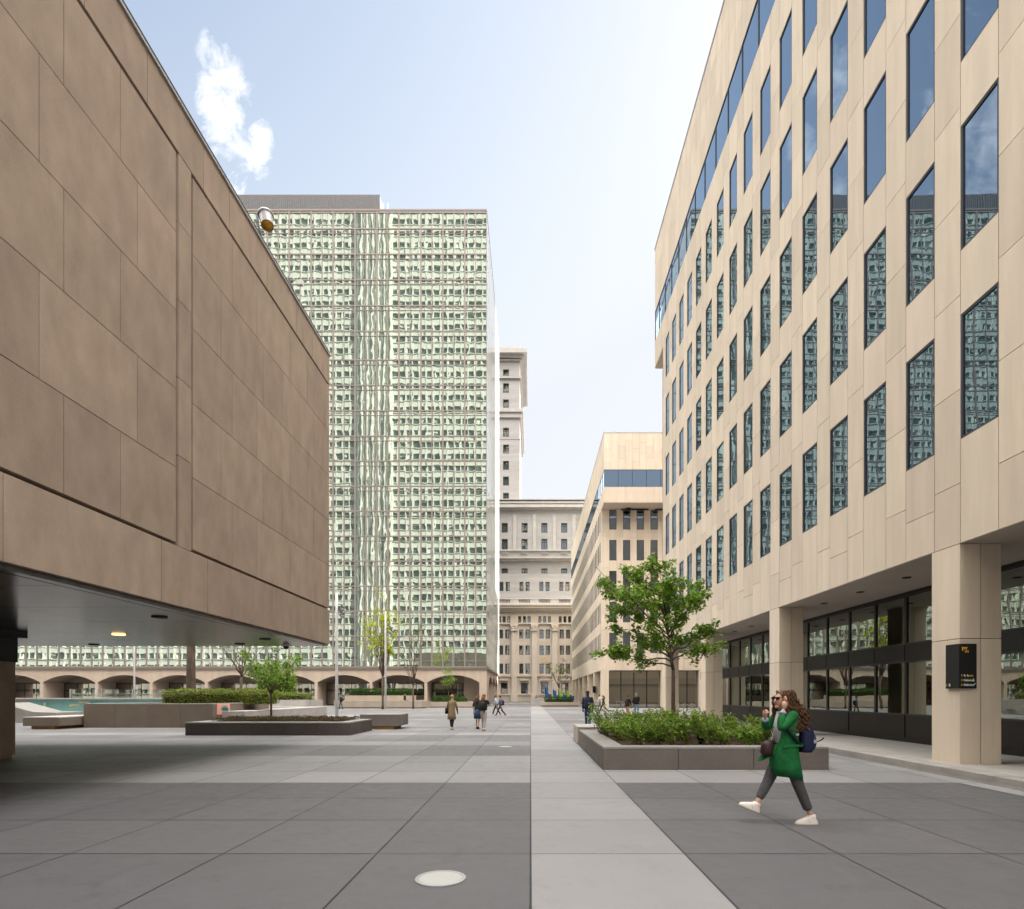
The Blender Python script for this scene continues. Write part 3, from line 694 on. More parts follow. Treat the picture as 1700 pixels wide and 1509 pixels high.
# ---------------------------------------------------------------- old stone block at the end of the street
BY = 140.0
BB = empty('old_stone_building', (0, 160, 0), 0, 'grey classical stone building at the end of the plaza with pilasters, balustrades and setback tower', 'building')
k_ = BY / S
FB = Face((0, BY, 0), (1, 0, 0), (0, -1, 0))
def bx(x): return gx(x, BY)
def bz(y): return gz(y, BY)
wl = MB(); tr = MB()
XA, XB = bx(690), bx(1060)
def bwall(y0, y1, back=0.0, xa=None, xb=None):  # courses
    za, zb = bz(y1), bz(y0); n_ = max(1, round((zb - za) / 1.1))
    for i in range(n_): FB.box(wl, xa or XA, xb or XB, za + (zb - za) * i / n_ + .03, za + (zb - za) * (i + 1) / n_ - .03, -back - 1.0, -back)
cr = MB(); FB.box(cr, XA, XB, 0, bz(824), -22, -4.2); cr.build('wall_core', mat('old_stone_joint', (.36, .33, .3), .9), BB)
def band(y0, y1, proud, back=0.0): FB.box(tr, XA, XB, bz(y1), bz(y0), -back - .5, proud - back)
def winset(cols_px, w_px, y0, y1, back=0.0, bars=(('v', .5), ('h', .72)), key=None):
    for c in cols_px:
        make_window(BB, Face((0, BY + back - 1.02 * 0, 0), (1, 0, 0), (0, -1, 0)), bx(c - w_px / 2), bx(c + w_px / 2), bz(y1), bz(y0), fw=.14, depth=.5, frame=M['dark_sash'], pane='glass_old', bars=bars, key=(key, w_px, y1))
M['dark_sash'] = mat('dark_green_sash', (.07, .075, .065), .6)
def holes_wall(y0, y1, wins, back=0.0):
    """wall strip with openings: wins list of (cx, w, wy0, wy1) in photo pixels"""
    wins = sorted(wins); z0, z1 = bz(y1), bz(y0); ed = XA
    hs = sorted({z0, z1} | {bz(w_[2]) for w_ in wins} | {bz(w_[3]) for w_ in wins})
    for (c, w_, a, b) in wins:
        l, r = bx(c - w_ / 2), bx(c + w_ / 2)
        if l > ed: FB.box(wl, ed, l, z0, z1, -back - .9, -back)
        FB.box(wl, l, r, z0, bz(b), -back - .9, -back); FB.box(wl, l, r, bz(a), z1, -back - .9, -back); ed = r
    FB.box(wl, ed, XB, z0, z1, -back - .9, -back)
bays = [837 - 33.6 * i for i in range(4, 0, -1)] + [837 + 33.6 * i for i in range(7)]
C2 = lambda s: [c for b in bays for c in (b - s, b + s)]
C3 = lambda s: [c for b in bays for c in (b - s, b, b + s)]
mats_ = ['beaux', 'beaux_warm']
def storey(y0, y1, cols_, w_, a, b, back=0.0, **k):
    holes_wall(y0, y1, [(c, w_, a, b) for c in cols_], back); winset(cols_, w_, a, b, back, **k)
storey(1120, 1166, bays, 11.5, 1133.5, 1151.5, bars=(('h', .5),))
storey(1092, 1120, C2(5.2), 7, 1101.5, 1118.5, bars=(('h', .6),))
storey(1064, 1092, C2(5.2), 7, 1071.5, 1087, bars=(('h', .6),))
storey(1034, 1064, C2(5.2), 7, 1045, 1060, bars=(('h', .6),))
storey(1014, 1034, C3(7.8), 5, 1023, 1033.5, bars=(('h', .6),))
storey(975, 1007, bays, 1, 1000, 1001, back=1.5) if False else None
bwall(985, 1014, 1.5)
storey(950, 985, C2(5.2), 6.8, 963, 978.5, back=2.2, bars=(('h', .65),))
storey(922, 950, bays, 10.5, 939, 947.5, back=3.0, bars=(('v', .5),))
storey(885, 922, bays, 10.5, 889, 907, back=3.0)
storey(845, 885, bays, 10.5, 862, 878.5, back=3.0)
bwall(824, 845, 3.0)
for (y0, y1, p, bk_) in ((1007, 1011, 1.6, 0), (1011, 1014, 1.0, 0), (1034.5, 1036.5, .5, 0), (1120, 1123, .5, 0), (1152, 1154, .3, 0), (1004.5, 1007, 2.0, 0), (985, 988, .2, 2.2), (950, 953, .5, 3.0), (921.5, 924, 1.4, 3.0), (924, 927, .8, 3.0), (908, 910, .5, 3.0), (838, 840.5, .5, 3.0), (833.5, 838, 1.3, 3.0), (826.5, 829, .7, 3.2), (822.5, 824, .9, 3.2)):
    band(y0, y1, p, bk_)
for b in bays:
    c = b + 16.8
    FB.box(tr, bx(c - 4.5), bx(c + 4.5), bz(1152), bz(1048), -.2, .9); FB.box(tr, bx(c - 5.5), bx(c + 5.5), bz(1048), bz(1040), -.2, 1.25); FB.box(tr, bx(c - 6.3), bx(c + 6.3), bz(1040), bz(1036.5), -.2, 1.4); FB.box(tr, bx(c - 5.8), bx(c + 5.8), bz(1166), bz(1152), -.2, 1.2)
    for s_ in (-3.6, 3.6): FB.box(tr, bx(c + s_ - 1.2), bx(c + s_ + 1.2), bz(1043.5), bz(1040), .9, 1.5)
    FB.box(tr, bx(c - 3), bx(c + 3), bz(908), bz(848), -3.3, -2.7)
    FB.box(tr, bx(b - 7.5), bx(b + 7.5), bz(1130), bz(1127), -.2, .7)
    # dentils and balustrades
    for d in range(8): FB.box(tr, bx(b - 16 + d * 4.2), bx(b - 14 + d * 4.2), bz(1016.5), bz(1014), -.2, .8)
    for d in range(9): FB.box(tr, bx(b - 9.6 + d * 2.3), bx(b - 8.6 + d * 2.3), bz(1000), bz(994.8), -1.2, -.9)
    FB.box(tr, bx(c - 7), bx(c + 7), bz(1000.5), bz(994), -1.5, -.8)
    for d in range(5): FB.box(tr, bx(b - 5 + d * 2.3), bx(b - 4 + d * 2.3), bz(915), bz(910), -3.0, -2.5)
    FB.box(tr, bx(b - 6), bx(b + 6), bz(910.3), bz(909), -3, -2.4)
    for d in range(6): FB.box(tr, bx(b - 6.5 + d * 2.5), bx(b - 5.4 + d * 2.5), bz(829), bz(824), -3.6, -3.2)
    FB.box(tr, bx(c - 9), bx(c + 9), bz(829), bz(824), -3.9, -3.0)
FB.box(tr, XA, XB, bz(1000.8), bz(1007), -1.5, .2) ; FB.box(tr, XA, XB, bz(994), bz(992.6), -1.5, -.7)
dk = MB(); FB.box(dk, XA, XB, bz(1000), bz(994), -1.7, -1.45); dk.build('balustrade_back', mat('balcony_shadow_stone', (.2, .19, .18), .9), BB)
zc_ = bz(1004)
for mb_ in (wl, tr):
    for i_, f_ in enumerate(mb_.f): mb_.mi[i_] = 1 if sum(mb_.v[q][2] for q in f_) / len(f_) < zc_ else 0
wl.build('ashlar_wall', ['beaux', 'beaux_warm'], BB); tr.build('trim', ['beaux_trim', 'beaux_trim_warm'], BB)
# setback tower, standing 8 m further back
TYB = 150.0
tw = MB(); tt = MB()
def tx(x): return gx(x, TYB)
def tz(y): return gz(y, TYB)
FTb = Face((0, TYB, 0), (1, 0, 0), (0, -1, 0))
xl_, xr_ = tx(700), tx(863)
ys = [612, 640, 668, 696, 724, 752, 780, 808, 836]
FTb.box(tw, xl_, xr_ - .0, tz(840), tz(590), -24, -.9)
wy = [(613, 624), (636, 652), (663, 677), (710, 725), (738, 753), (765, 780), (791, 806), (818, 832)]
wc = [840 - 33.6 * i for i in range(0, 4)]
zed = [tz(840)] 
for (a, b) in wy[::-1]:
    FTb.box(tw, xl_, xr_, zed[-1], tz(b), -.9, 0); ed = xl_
    for c in sorted(wc):
        FTb.box(tw, ed, tx(c - 5), tz(b), tz(a), -.9, 0); ed = tx(c + 5)
        make_window(BB, FTb, tx(c - 5), tx(c + 5), tz(b), tz(a), fw=.14, depth=.5, frame=M['dark_sash'], pane='glass_old', bars=(('v', .5), ('h', .7)), key=('tw', round(b - a)))
    FTb.box(tw, ed, xr_, tz(b), tz(a), -.9, 0); zed.append(tz(a))
FTb.box(tw, xl_, xr_, zed[-1], tz(590), -.9, 0)
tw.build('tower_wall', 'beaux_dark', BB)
for (a, b, p) in ((585, 592, 1.9), (592, 596, 1.0), (598, 600, .5), (627, 629, .5), (681, 686, .9), (686, 694, .5), (728, 729, .3), (576, 578.5, .3)):
    tt.box(xl_, xr_ + p, TYB - p, TYB + 24 + p, tz(b), tz(a)) if p > .3 else tt.box(xl_, xr_ + .1, TYB - .1, TYB + 24, tz(b), tz(a))
for d in range(14): tt.box(tx(845 - d * 4.2), tx(846.6 - d * 4.2), TYB, TYB + .5, tz(585), tz(578.5))
tt.box(tx(851), xr_ + .05, TYB - .05, TYB + 3, tz(585), tz(574.5))
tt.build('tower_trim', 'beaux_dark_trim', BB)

# ---------------------------------------------------------------- tower seen only mirrored, and unseen blocks added to shade the plaza
RT = empty('banded_office_tower', (-50, -25, 0), 0, 'tall pale banded office tower behind the photographer, seen mirrored in the green glass', 'building')
rw = MB(); RYY = -16.0; RX0, RX1 = -260.0, -2.0
FR = Face((0, RYY, 0), (1, 0, 0), (0, 1, 0))
rw.box(RX0, RX1, RYY - 25, RYY - .6, 0, 190)
fl_ = 0
while fl_ * 3.87 < 188:
    z = fl_ * 3.87
    FR.box(rw, RX0, RX1, z, z + 1.75, -.6, 0); FR.box(rw, RX0, RX1, z + 1.75, z + 1.95, -.6, .25); fl_ += 1
x = RX0
while x < RX1:
    FR.box(rw, x, x + .5, 0, 190, -.6, .12); x += 2.3
FR.box(rw, -57, -45.5, 0, 190, -.6, 1.2)
for z in range(0, 190, 4): FR.box(rw, -57, -45.5, z, z + .12, 1.2, 1.3)
for q in range(12): FR.box(rw, -56.5 + q * .95, -56.2 + q * .95, 0, 190, 1.3, 1.3 + .5 * (q % 2 + .5))
rw.build('wall', mat('pale_aluminium_cladding', (.44, .44, .40), .6, var=.05), RT)
random.seed(99); bl_ = MB()
for f_ in range(42):
    for c_ in range(int((RX1 - RX0) / 2.3)):
        if random.random() < .28:
            x = RX0 + c_ * 2.3 + .5; hh = random.choice((.5, .9, 1.4, 1.9)); FR.box(bl_, x + .05, x + random.choice((.9, 1.75)), f_ * 3.87 + 3.87 - hh, f_ * 3.87 + 3.87, -.44, -.38)
bl_.build('window_blinds', mat('pale_blinds', (.34, .35, .31), .8, isl=.5), RT)
rg = MB(); FR.box(rg, RX0, RX1, 0, 190, -.58, -.45); rg.build('glass', mat('tower_ribbon_glass', (.05, .07, .06), .3, spec=.5), RT)
for nm, lab, (x0, x1, y0, y1, z) in (('added_shade_block', 'unseen block added beyond the right-hand stone building to shade the plaza', (37, 70, 28, 70, 60)), ('added_tall_shade_block', 'taller unseen block added beyond the farther stone building to shade the plaza', (48, 90, 74, 138, 118))):
    B_ = empty(nm, ((x0 + x1) / 2, (y0 + y1) / 2, 0), 0, lab, 'building')
    b_ = MB(); b_.box(x0, x1, y0, y1, 0, z)
    for i in range(int(z / 3.9)):
        b_.box(x0 - .3, x0, y0, y1, i * 3.9, i * 3.9 + 1.6); b_.box(x0, x1, y0 - .3, y0, i * 3.9, i * 3.9 + 1.6)
    b_.build('wall', 'tower_stone', B_)
# ================================================================ planting
def rv(a, b): return random.uniform(a, b)
def tree(name, label, base, height, crown_c, crown_r, trunk_r, leafm, nlimb=7, leaves=3000, lsize=.09, fork=.35, group=None, lean=(0, 0), seed=1, bare=0.0, cat='tree', twigs=5, targets=None, twl=1.0):
    """trunk, forked limbs reaching points of the crown ellipsoid, twigs, and leaves along the twigs"""
    random.seed(seed)
    E = empty(name, base, 0, label, cat, group)
    b = Vector(base); cc = Vector(crown_c); tm = MB(); lm = MB()
    fk = b + Vector((lean[0] * fork, lean[1] * fork, height * fork))
    tp = [b - Vector((0, 0, .1)), b + (fk - b) * .15 + Vector((.01, 0, 0)), b + (fk - b) * .55 + Vector((rv(-.02, .02), 0, 0)), fk]
    tm.tube(tp, [trunk_r * 1.35, trunk_r * 1.05, trunk_r * .95, trunk_r * .85], 10)
    if targets:
        ld_top = Vector((fk.x * .6 + cc.x * .4 - .1, fk.y, cc.z + crown_r[2] * .8)); ld = [fk.lerp(ld_top, i / 6) + Vector((rv(-.04, .04), rv(-.04, .04), 0)) * (1 if i else 0) for i in range(7)]
        tm.tube(ld, [trunk_r * .85 * (1 - .88 * i / 6) for i in range(7)], 8)
    twp = []; nlimb = len(targets) if targets else nlimb
    for i in range(nlimb):
        t = 2 * math.pi * (i + rv(-.25, .25)) / nlimb; el = rv(-.35, 1.15) if i else 1.35
        tgt = cc + Vector((crown_r[0] * math.cos(t) * math.cos(el), crown_r[1] * math.sin(t) * math.cos(el), crown_r[2] * math.sin(el))) * rv(.82, 1.05)
        if targets: tgt = Vector(targets[i])
        st = fk + (b - fk) * rv(0, .12)
        if targets: st = fk.lerp(ld_top, max(0, min(.85, (tgt.z - fk.z) / (ld_top.z - fk.z) * .45 + rv(-.12, .08))))
        mid = st + (tgt - st) * .45 + Vector((rv(-.1, .1), rv(-.1, .1), .12)) * height * .12
        pts = []
        for k in range(7):
            s_ = k / 6; p = st * (1 - s_) ** 2 + mid * 2 * s_ * (1 - s_) + tgt * s_ * s_
            if 0 < k < 6: p = p + Vector((rv(-1, 1), rv(-1, 1), rv(-1, 1))) * height * .012
            pts.append(p)
        r0 = trunk_r * rv(.42, .6); tm.tube(pts, [max(.006, r0 * (1 - .9 * k / 6)) for k in range(7)], 6)
        for q in range(twigs):
            s_ = rv(.35, .98); k = min(5, int(s_ * 6)); p0 = pts[k].lerp(pts[k + 1], s_ * 6 - k)
            d = (pts[k + 1] - pts[k]).normalized() + Vector((rv(-1, 1), rv(-1, 1), rv(-.5, .7))) * 1.1
            L_ = max(crown_r) * rv(.25, .55) * twl; p1 = p0 + d.normalized() * L_; pm = p0.lerp(p1, .5) + Vector((0, 0, rv(-.05, .1))) * L_
            rt = max(.005, r0 * .28); tm.tube([p0, pm, p1], [rt, rt * .7, rt * .3], 4, cap=False)
            twp.append((p0, pm, p1, L_))
            for q2 in range(2):
                s2 = rv(.3, .9); a = p0.lerp(p1, s2); e = a + Vector((rv(-1, 1), rv(-1, 1), rv(-.6, .6))).normalized() * L_ * .5
                tm.tube([a, e], [rt * .4, rt * .2], 3, cap=False); twp.append((a, a.lerp(e, .5), e, L_ * .5))
    per = max(1, int(leaves / max(1, len(twp))))
    for (p0, pm, p1, L_) in twp:
        if random.random() < bare: continue
        n = int(per * rv(.4, 1.6))
        for k in range(n):
            s_ = rv(.1, 1.08); p = p0 * (1 - s_) ** 2 + pm * 2 * s_ * (1 - s_) + p1 * s_ * s_
            p = p + Vector((rv(-1, 1), rv(-1, 1), rv(-1, .6))) * lsize * 1.1
            lm.leaf(p, lsize * rv(.6, 1.25))
    tm.build('trunk', 'bark', E); lm.build('crown', leafm, E)
    return E
def hedge(label, x0, x1, y0, y1, z0, z1, n, leafm='leaf_hedge', lsize=.07, group=None, name='hedge', cat='hedge', wob=.08, round_=False):
    E = empty(name, ((x0 + x1) / 2, (y0 + y1) / 2, z0), 0, label, cat, group)
    c = MB(); i_ = lsize * 1.3; nx = max(2, int((x1 - x0) / .5))
    for k in range(nx):
        a = x0 + i_ + (x1 - x0 - 2 * i_) * k / nx; b = x0 + i_ + (x1 - x0 - 2 * i_) * (k + 1) / nx
        c.box(a, b, y0 + i_, y1 - i_, z0, z1 - i_ * 1.6 - rv(0, wob))
    c.build('shade_core', 'hedge_core', E)  # dark boxes coloured as the shade inside the leaves
    l = MB(); area = [(x1 - x0) * (z1 - z0) * 1.6, (x1 - x0) * (y1 - y0), (y1 - y0) * (z1 - z0) * 2]; tot = sum(area)
    for k in range(n):
        r = random.random() * tot; x, y, z = rv(x0, x1), rv(y0, y1), rv(z0, z1)
        f = 1 + .25 * math.sin(x * 3.1) * math.sin(x * 1.3 + 1)
        if r < area[0]: y = y0 + rv(-.3, 1) * lsize
        elif r < area[0] + area[1]: z = z1 + rv(-1.6, .6) * lsize + wob * (mnoise.noise((x * 2.3, y * 2.3, 0)))
        else: x = (x0 if random.random() < .4 else x1) + rv(-.6, .6) * lsize
        l.leaf((x, y, z), lsize * rv(.6, 1.3), (rv(-1, 1), rv(-1, .3), rv(-.2, 1.2)))
    # stray shoots on top
    for k in range(int((x1 - x0) * 9)):
        x, y = rv(x0, x1), rv(y0, y1); h = rv(.4, 1.5) * lsize * 1.8
        for q in range(4): l.leaf((x + rv(-.02, .02), y, z1 + h * q / 4), lsize * rv(.5, .9), (rv(-1, 1), rv(-1, 1), rv(0, 1)))
    l.build('foliage', leafm, E); return E
# ---------------------------------------------------------------- planters and stone seats
def block(name, label, cat, x0, x1, y0, y1, z0, z1, m='concrete', top='granite_top', joints=1.6, toe=0, toem='ochre', capt=.05, bev=.006, open_=None, soil=None, group=None):
    """stone-clad box: side slabs, coping slabs, optional recessed toe and planting opening (rim width)"""
    E = empty(name, ((x0 + x1) / 2, (y0 + y1) / 2, 0), 0, label, cat, group)
    b = MB(); zt_ = z1 - capt
    if toe:
        t_ = MB(); t_.box(x0 + toe, x1 - toe, y0 + toe * .4, y1 - toe, 0, z0 + .01); t_.build('toe', toem, E)
    nx = max(1, round((x1 - x0) / joints)); ny = max(1, round((y1 - y0) / joints)); rim = open_ or 0
    T = min(.08, (x1 - x0) / 3)
    for i in range(nx):
        a = x0 + (x1 - x0) * i / nx + .004; c = x0 + (x1 - x0) * (i + 1) / nx - .004
        b.box(a, c, y0, y0 + T, z0, zt_ - .004); b.box(a, c, y1 - T, y1, z0, zt_ - .004)
    for i in range(ny):
        a = y0 + (y1 - y0 - 2 * T) * i / ny + T + .004; c = y0 + (y1 - y0 - 2 * T) * (i + 1) / ny + T - .004
        b.box(x0, x0 + T, a, c, z0, zt_ - .004); b.box(x1 - T, x1, a, c, z0, zt_ - .004)
    if z0 > .01: b.box(x0 + T, x1 - T, y0 + T, y1 - T, z0, z0 + .03)
    b.build('side_wall', m, E, bevel=bev)
    c = MB()
    if not open_:
        for i in range(nx): c.box(x0 + (x1 - x0) * i / nx + .002, x0 + (x1 - x0) * (i + 1) / nx - .002, y0 - .003, y1 + .003, zt_, z1)
    else:
        for i in range(nx):
            a = x0 + (x1 - x0) * i / nx + .003; d = x0 + (x1 - x0) * (i + 1) / nx - .003
            c.box(a, d, y0 - .003, y0 + rim, zt_, z1); c.box(a, d, y1 - rim, y1 + .003, zt_, z1)
        for i in range(ny):
            a = y0 + rim + (y1 - y0 - 2 * rim) * i / ny + .003; d = y0 + rim + (y1 - y0 - 2 * rim) * (i + 1) / ny - .003
            c.box(x0 - .003, x0 + rim, a, d, zt_, z1); c.box(x1 - rim, x1 + .003, a, d, zt_, z1)
    c.build('coping', top, E, bevel=bev)
    if open_:
        s = MB(); nn = 14; vs = []; fs = []; X_0, X_1, Y_0, Y_1 = x0 + rim - .02, x1 - rim + .02, y0 + rim - .02, y1 - rim + .02
        for i in range(nn + 1):
            for j in range(nn + 1):
                x = X_0 + (X_1 - X_0) * i / nn; y = Y_0 + (Y_1 - Y_0) * j / nn
                vs.append((x, y, z1 - .07 + .05 * mnoise.noise((x * 1.7, y * 1.7, 0))))
        for i in range(nn):
            for j in range(nn): fs.append((i * (nn + 1) + j, (i + 1) * (nn + 1) + j, (i + 1) * (nn + 1) + j + 1, i * (nn + 1) + j + 1))
        s.add(vs, fs, 0, True); s.build('soil', 'soil', E)
    return E
random.seed(3)
# near right planter with the big tree
block('granite_planter', 'large grey granite planter at right holding leafy shrubs and the big tree', 'planter', 1.545, 6.34, 12.12, 18.2, 0, .485, 'granite', 'granite_top', 1.9, open_=.47)
block('stone_bench', 'pale stone seat block just behind the near right planter', 'bench', 1.52, 4.2, 18.45, 20.4, .02, .56, 'concrete_warm', 'concrete', 1.4, toe=.0)
TG = [(988, 940, 15.0), (1003, 968, 15.5), (1038, 936, 15.9), (1082, 926, 15.2), (1118, 948, 14.6), (1150, 962, 15.4), (1168, 985, 15.0), (1187, 1045, 15.3), (1165, 1075, 14.8), (1000, 1082, 14.9), (1012, 1035, 15.5), (1060, 990, 14.5), (1100, 985, 16.0), (1142, 1010, 14.6), (1035, 1092, 15.8), (1075, 1045, 14.5), (1025, 1005, 15.9), (1120, 1050, 15.9), (1060, 955, 15.2)]
tree('street_tree', 'wind-blown green tree with spreading limbs rising from the right granite planter', (3.80, 15.2, .40), 5.0, (3.15, 15.2, 3.65), (1.55, 1.35, 1.45), .054, 'leaf', leaves=10500, lsize=.098, fork=.37, seed=12, twigs=7, targets=[PX(*q) for q in TG], twl=.62)
# shrubs
def shrub(x, y, z, h, spread, n, seed, lab):
    random.seed(seed); E = empty('shrub', (x, y, z), 0, lab, 'shrub', 'leafy shrubs in the right granite planter')
    st = MB(); lf = MB()
    for k in range(15):
        t = rv(0, 6.28); L_ = h * rv(.65, 1.1); p0 = Vector((x + rv(-.1, .1), y + rv(-.1, .1), z - .05))
        p2 = p0 + Vector((math.cos(t) * spread * rv(.3, 1) - spread * .9, math.sin(t) * spread * rv(.3, 1), L_)); pm = p0 + (p2 - p0) * .5 + Vector((spread * .25, 0, L_ * .12))
        pts = [p0 * (1 - s) ** 2 + pm * 2 * s * (1 - s) + p2 * s * s for s in [i / 5 for i in range(6)]]
        st.tube(pts, [.009, .008, .007, .006, .005, .003], 4)
        for q in range(n):
            s = rv(.15, 1.0) ** .8; p = p0 * (1 - s) ** 2 + pm * 2 * s * (1 - s) + p2 * s * s
            lf.leaf(p + Vector((rv(-1, 1), rv(-1, 1), rv(-1, 1))) * .06, rv(.045, .085))
    st.build('stems', 'twig', E); lf.build('leaves', 'leaf', E)
sd_ = 40
for row_, (yy, nn_, x0_) in enumerate(((13.35, 9, 2.45), (14.6, 8, 2.3), (16.1, 8, 2.2))):
    for i in range(nn_):
        xx_ = x0_ + i * (3.6 / (nn_ - 1)) + rv(-.12, .12); h_ = rv(.50, .78) * (1.0 if xx_ < 4.9 else .8) + row_ * .06; yj = yy + rv(-.2, .2)
        sd_ += 1; shrub(xx_, yj, .44, h_, .36, 42, sd_, 'leafy green shrub leaning in the mulch of the right granite planter')
m = MB(); m.tube([(4.05, 13.6, .40), (4.05, 13.6, .52)], .05, 8); m.tube([(4.0, 13.45, .60), (4.06, 13.62, .52)], [.085, .06], 12); m.tube([(4.18, 13.5, .6), (4.1, 13.62, .52)], [.075, .05], 12)
tag(m.build('spotlight', 'black'), 'small black double spotlight in the mulch between the shrubs', 'spotlight')

# dark planter on the left with seat block
LPx = block('dark_planter', 'low dark granite planter at left holding bronze ground cover and a young tree', 'planter', -13.6, -7.12, 22.45, 25.6, 0, .52, 'granite_dark', 'granite_top', 1.42, open_=.55)
block('stone_bench', 'cantilevered grey stone seat block at the right end of the dark planter', 'bench', -7.9, -6.05, 26.35, 28.2, .16, .70, 'granite', 'granite_top', 1.4, toe=.28)
random.seed(11)
gc = MB()
for k in range(10500):
    x, y = rv(-13.0, -7.5), rv(23.0, 25.2); hh = .16 + .1 * mnoise.noise((x * 2.5, y * 2.5, 0)); z = .44 + rv(0, 1) ** .6 * hh * 1.3
    gc.leaf((x, y, z), rv(.03, .06), (rv(-1, 1), rv(-1, 1), rv(.2, 1.6)))
tag(gc.build('ground_cover', 'leaf_brown'), 'low bronze-green ground cover filling the dark planter', 'ground cover', kind='stuff')
tree('young_tree', 'young round-headed tree with small leaves in the dark left planter', (-11.2, 24.6, .45), 3.4, (-11.15, 24.6, 2.85), (1.15, 1.1, .95), .045, 'leaf', nlimb=11, leaves=4200, lsize=.085, fork=.38, seed=5, twigs=6)
# tall planter with long hedge
block('high_planter', 'long high brown granite planter at left topped with a long hedge', 'planter', -21.8, -15.5, 27.8, 33.8, 0, 1.18, 'granite_brown', 'granite_top', 1.6, open_=.4, bev=.01)
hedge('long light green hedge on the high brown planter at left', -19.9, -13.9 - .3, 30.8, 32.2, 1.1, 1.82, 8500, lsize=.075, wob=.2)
cs = block('concrete_bench', 'long pale concrete seat wall running behind the dark planter', 'bench', -15.48, -14.3, 28.6, 40, .02, .78, 'concrete', 'concrete', 1.9)
# small leaf mural on the flank of the high planter
mu_ = empty('leaf_mural', (-15.48, 29, .8), 0, 'small pink panel painted with teal and white palm leaf strokes on the high planter end', 'mural')
m = MB(); m.box(-15.495, -15.47, 28.15, 29.35, .62, 1.16); m.build('panel', mat('mural_pink', (.75, .38, .33), .7), mu_)
m = MB()
for k in range(9):
    t = -1.2 + k * .33; c0_ = Vector((-15.462, 28.85, .8)); e_ = c0_ + Vector((0, math.sin(t) * .45, math.cos(t) * .32)); n_ = Vector((0, math.cos(t), -math.sin(t))) * .05
    m.add([c0_, c0_.lerp(e_, .5) + n_, e_, c0_.lerp(e_, .5) - n_], [(0, 1, 2, 3)])
m.build('leaf_strokes', mat('mural_teal', (.03, .25, .24), .7), mu_)
block('stone_bench', 'low cantilevered stone bench left of the high planter', 'bench', -23.6, -21.9, 26.5, 29.6, .15, .57, 'granite_brown', 'concrete', 1.7, toe=.3)
rmp = MB(); ry = 32.7; pr = [(-30.5, 0), (-27.2, 0), (-27.2, .585), (-28.5, .62), (-30.5, 1.15)]
rmp.add([(x, ry, z) for x, z in pr] + [(x, ry + 2, z) for x, z in pr], [(0, 1, 2, 3, 4), (9, 8, 7, 6, 5), (0, 5, 6, 1), (1, 6, 7, 2), (2, 7, 8, 3), (3, 8, 9, 4), (4, 9, 5, 0)]); tag(rmp.build('concrete_ramp_wall', 'granite_top', bevel=.01), 'pale concrete wall sloping down beside the left pillar', 'wall')
# teal basin screen with steel posts
tb = empty('teal_screen', (-36, 42, 0), 0, 'turquoise painted screen wall with pale figures behind the stone bench', 'screen')
m = MB(); m.box(-37.0, -24.5, 42, 42.2, .25, 1.28); m.build('panel', mat('turquoise_paint', (.24, .50, .47), .4, var=.15, nscale=.6), tb)
m = MB(); m.box(-39.5, -37.02, 42, 42.25, .2, 1.28); m.box(-39.5, -24.4, 41.6, 42.4, 1.29, 1.38); m.build('coping', 'concrete', tb)
m = MB()
for (x, z) in ((-33.6, .9), (-32.9, 1.12), (-32.4, .6), (-29.5, .95), (-27.3, .75)): 
    m.box(x - .35, x + .35, 41.985, 42, z - .12, z + .02); m.tube([(x - .4, 41.985, z - .2), (x + .5, 41.985, z + .05)], .035, 5)
m.build('painted_figures', mat('mural_cream', (.7, .6, .4), .7), tb)
for x in (-35.4, -32.2, -28.9): q = MB(); q.box(x - .05, x + .05, 41.5, 41.56, 0, 1.05); q.build('steel_post', 'metal_light', tb)
gb = empty('glass_balustrade', (-30, 46, 0), 0, 'long clear glass balustrade with steel posts in front of the arcade at left', 'railing')
m = MB(); m.box(-42, -22, 52, 52.02, .6, 2.1); m.build('glass_sheet', 'glass_clear', gb)
for i in range(8): q = MB(); q.box(-42 + i * 2.85, -41.92 + i * 2.85, 51.95, 52.05, 0, 2.15); q.build('steel_post', 'metal_light', gb)
# second hedge + olive shrubs behind
block('concrete_planter', 'pale concrete planter wall between the long hedge and the arcade', 'planter', -23.5, -18.2, 46, 50, 0, 1.2, 'concrete', 'concrete', 2.4, open_=.3)
hedge('short bright hedge behind the seated dark figure', -24.3, -18.6, 47, 48.6, 1.15, 1.75, 3200, lsize=.09)
hedge('bushy bright green shrub behind the young tree', -23.8, -20.9, 49.5, 51, 1.1, 3.4, 2200, leafm='leaf', lsize=.13, name='bushy_shrub', cat='shrub', wob=.8)
tree('plane_tree', 'thick grey trunked tree rising under the pavilion soffit behind the long hedge', (-20.0, 33.6, 0), 8.2, (-19.6, 33.8, 4.9), (2.4, 2.0, 2.3), .26, 'leaf', nlimb=7, leaves=1500, lsize=.12, fork=.62, seed=21, twigs=3)
tree('thin_tree', 'thin bare-limbed tree with few olive leaves left of the young tree', (-24.6, 48.5, .5), 6.5, (-24.6, 48.5, 5.0), (2.2, 1.8, 1.8), .12, 'leaf_olive', nlimb=9, leaves=900, lsize=.13, fork=.45, seed=8, bare=.4)
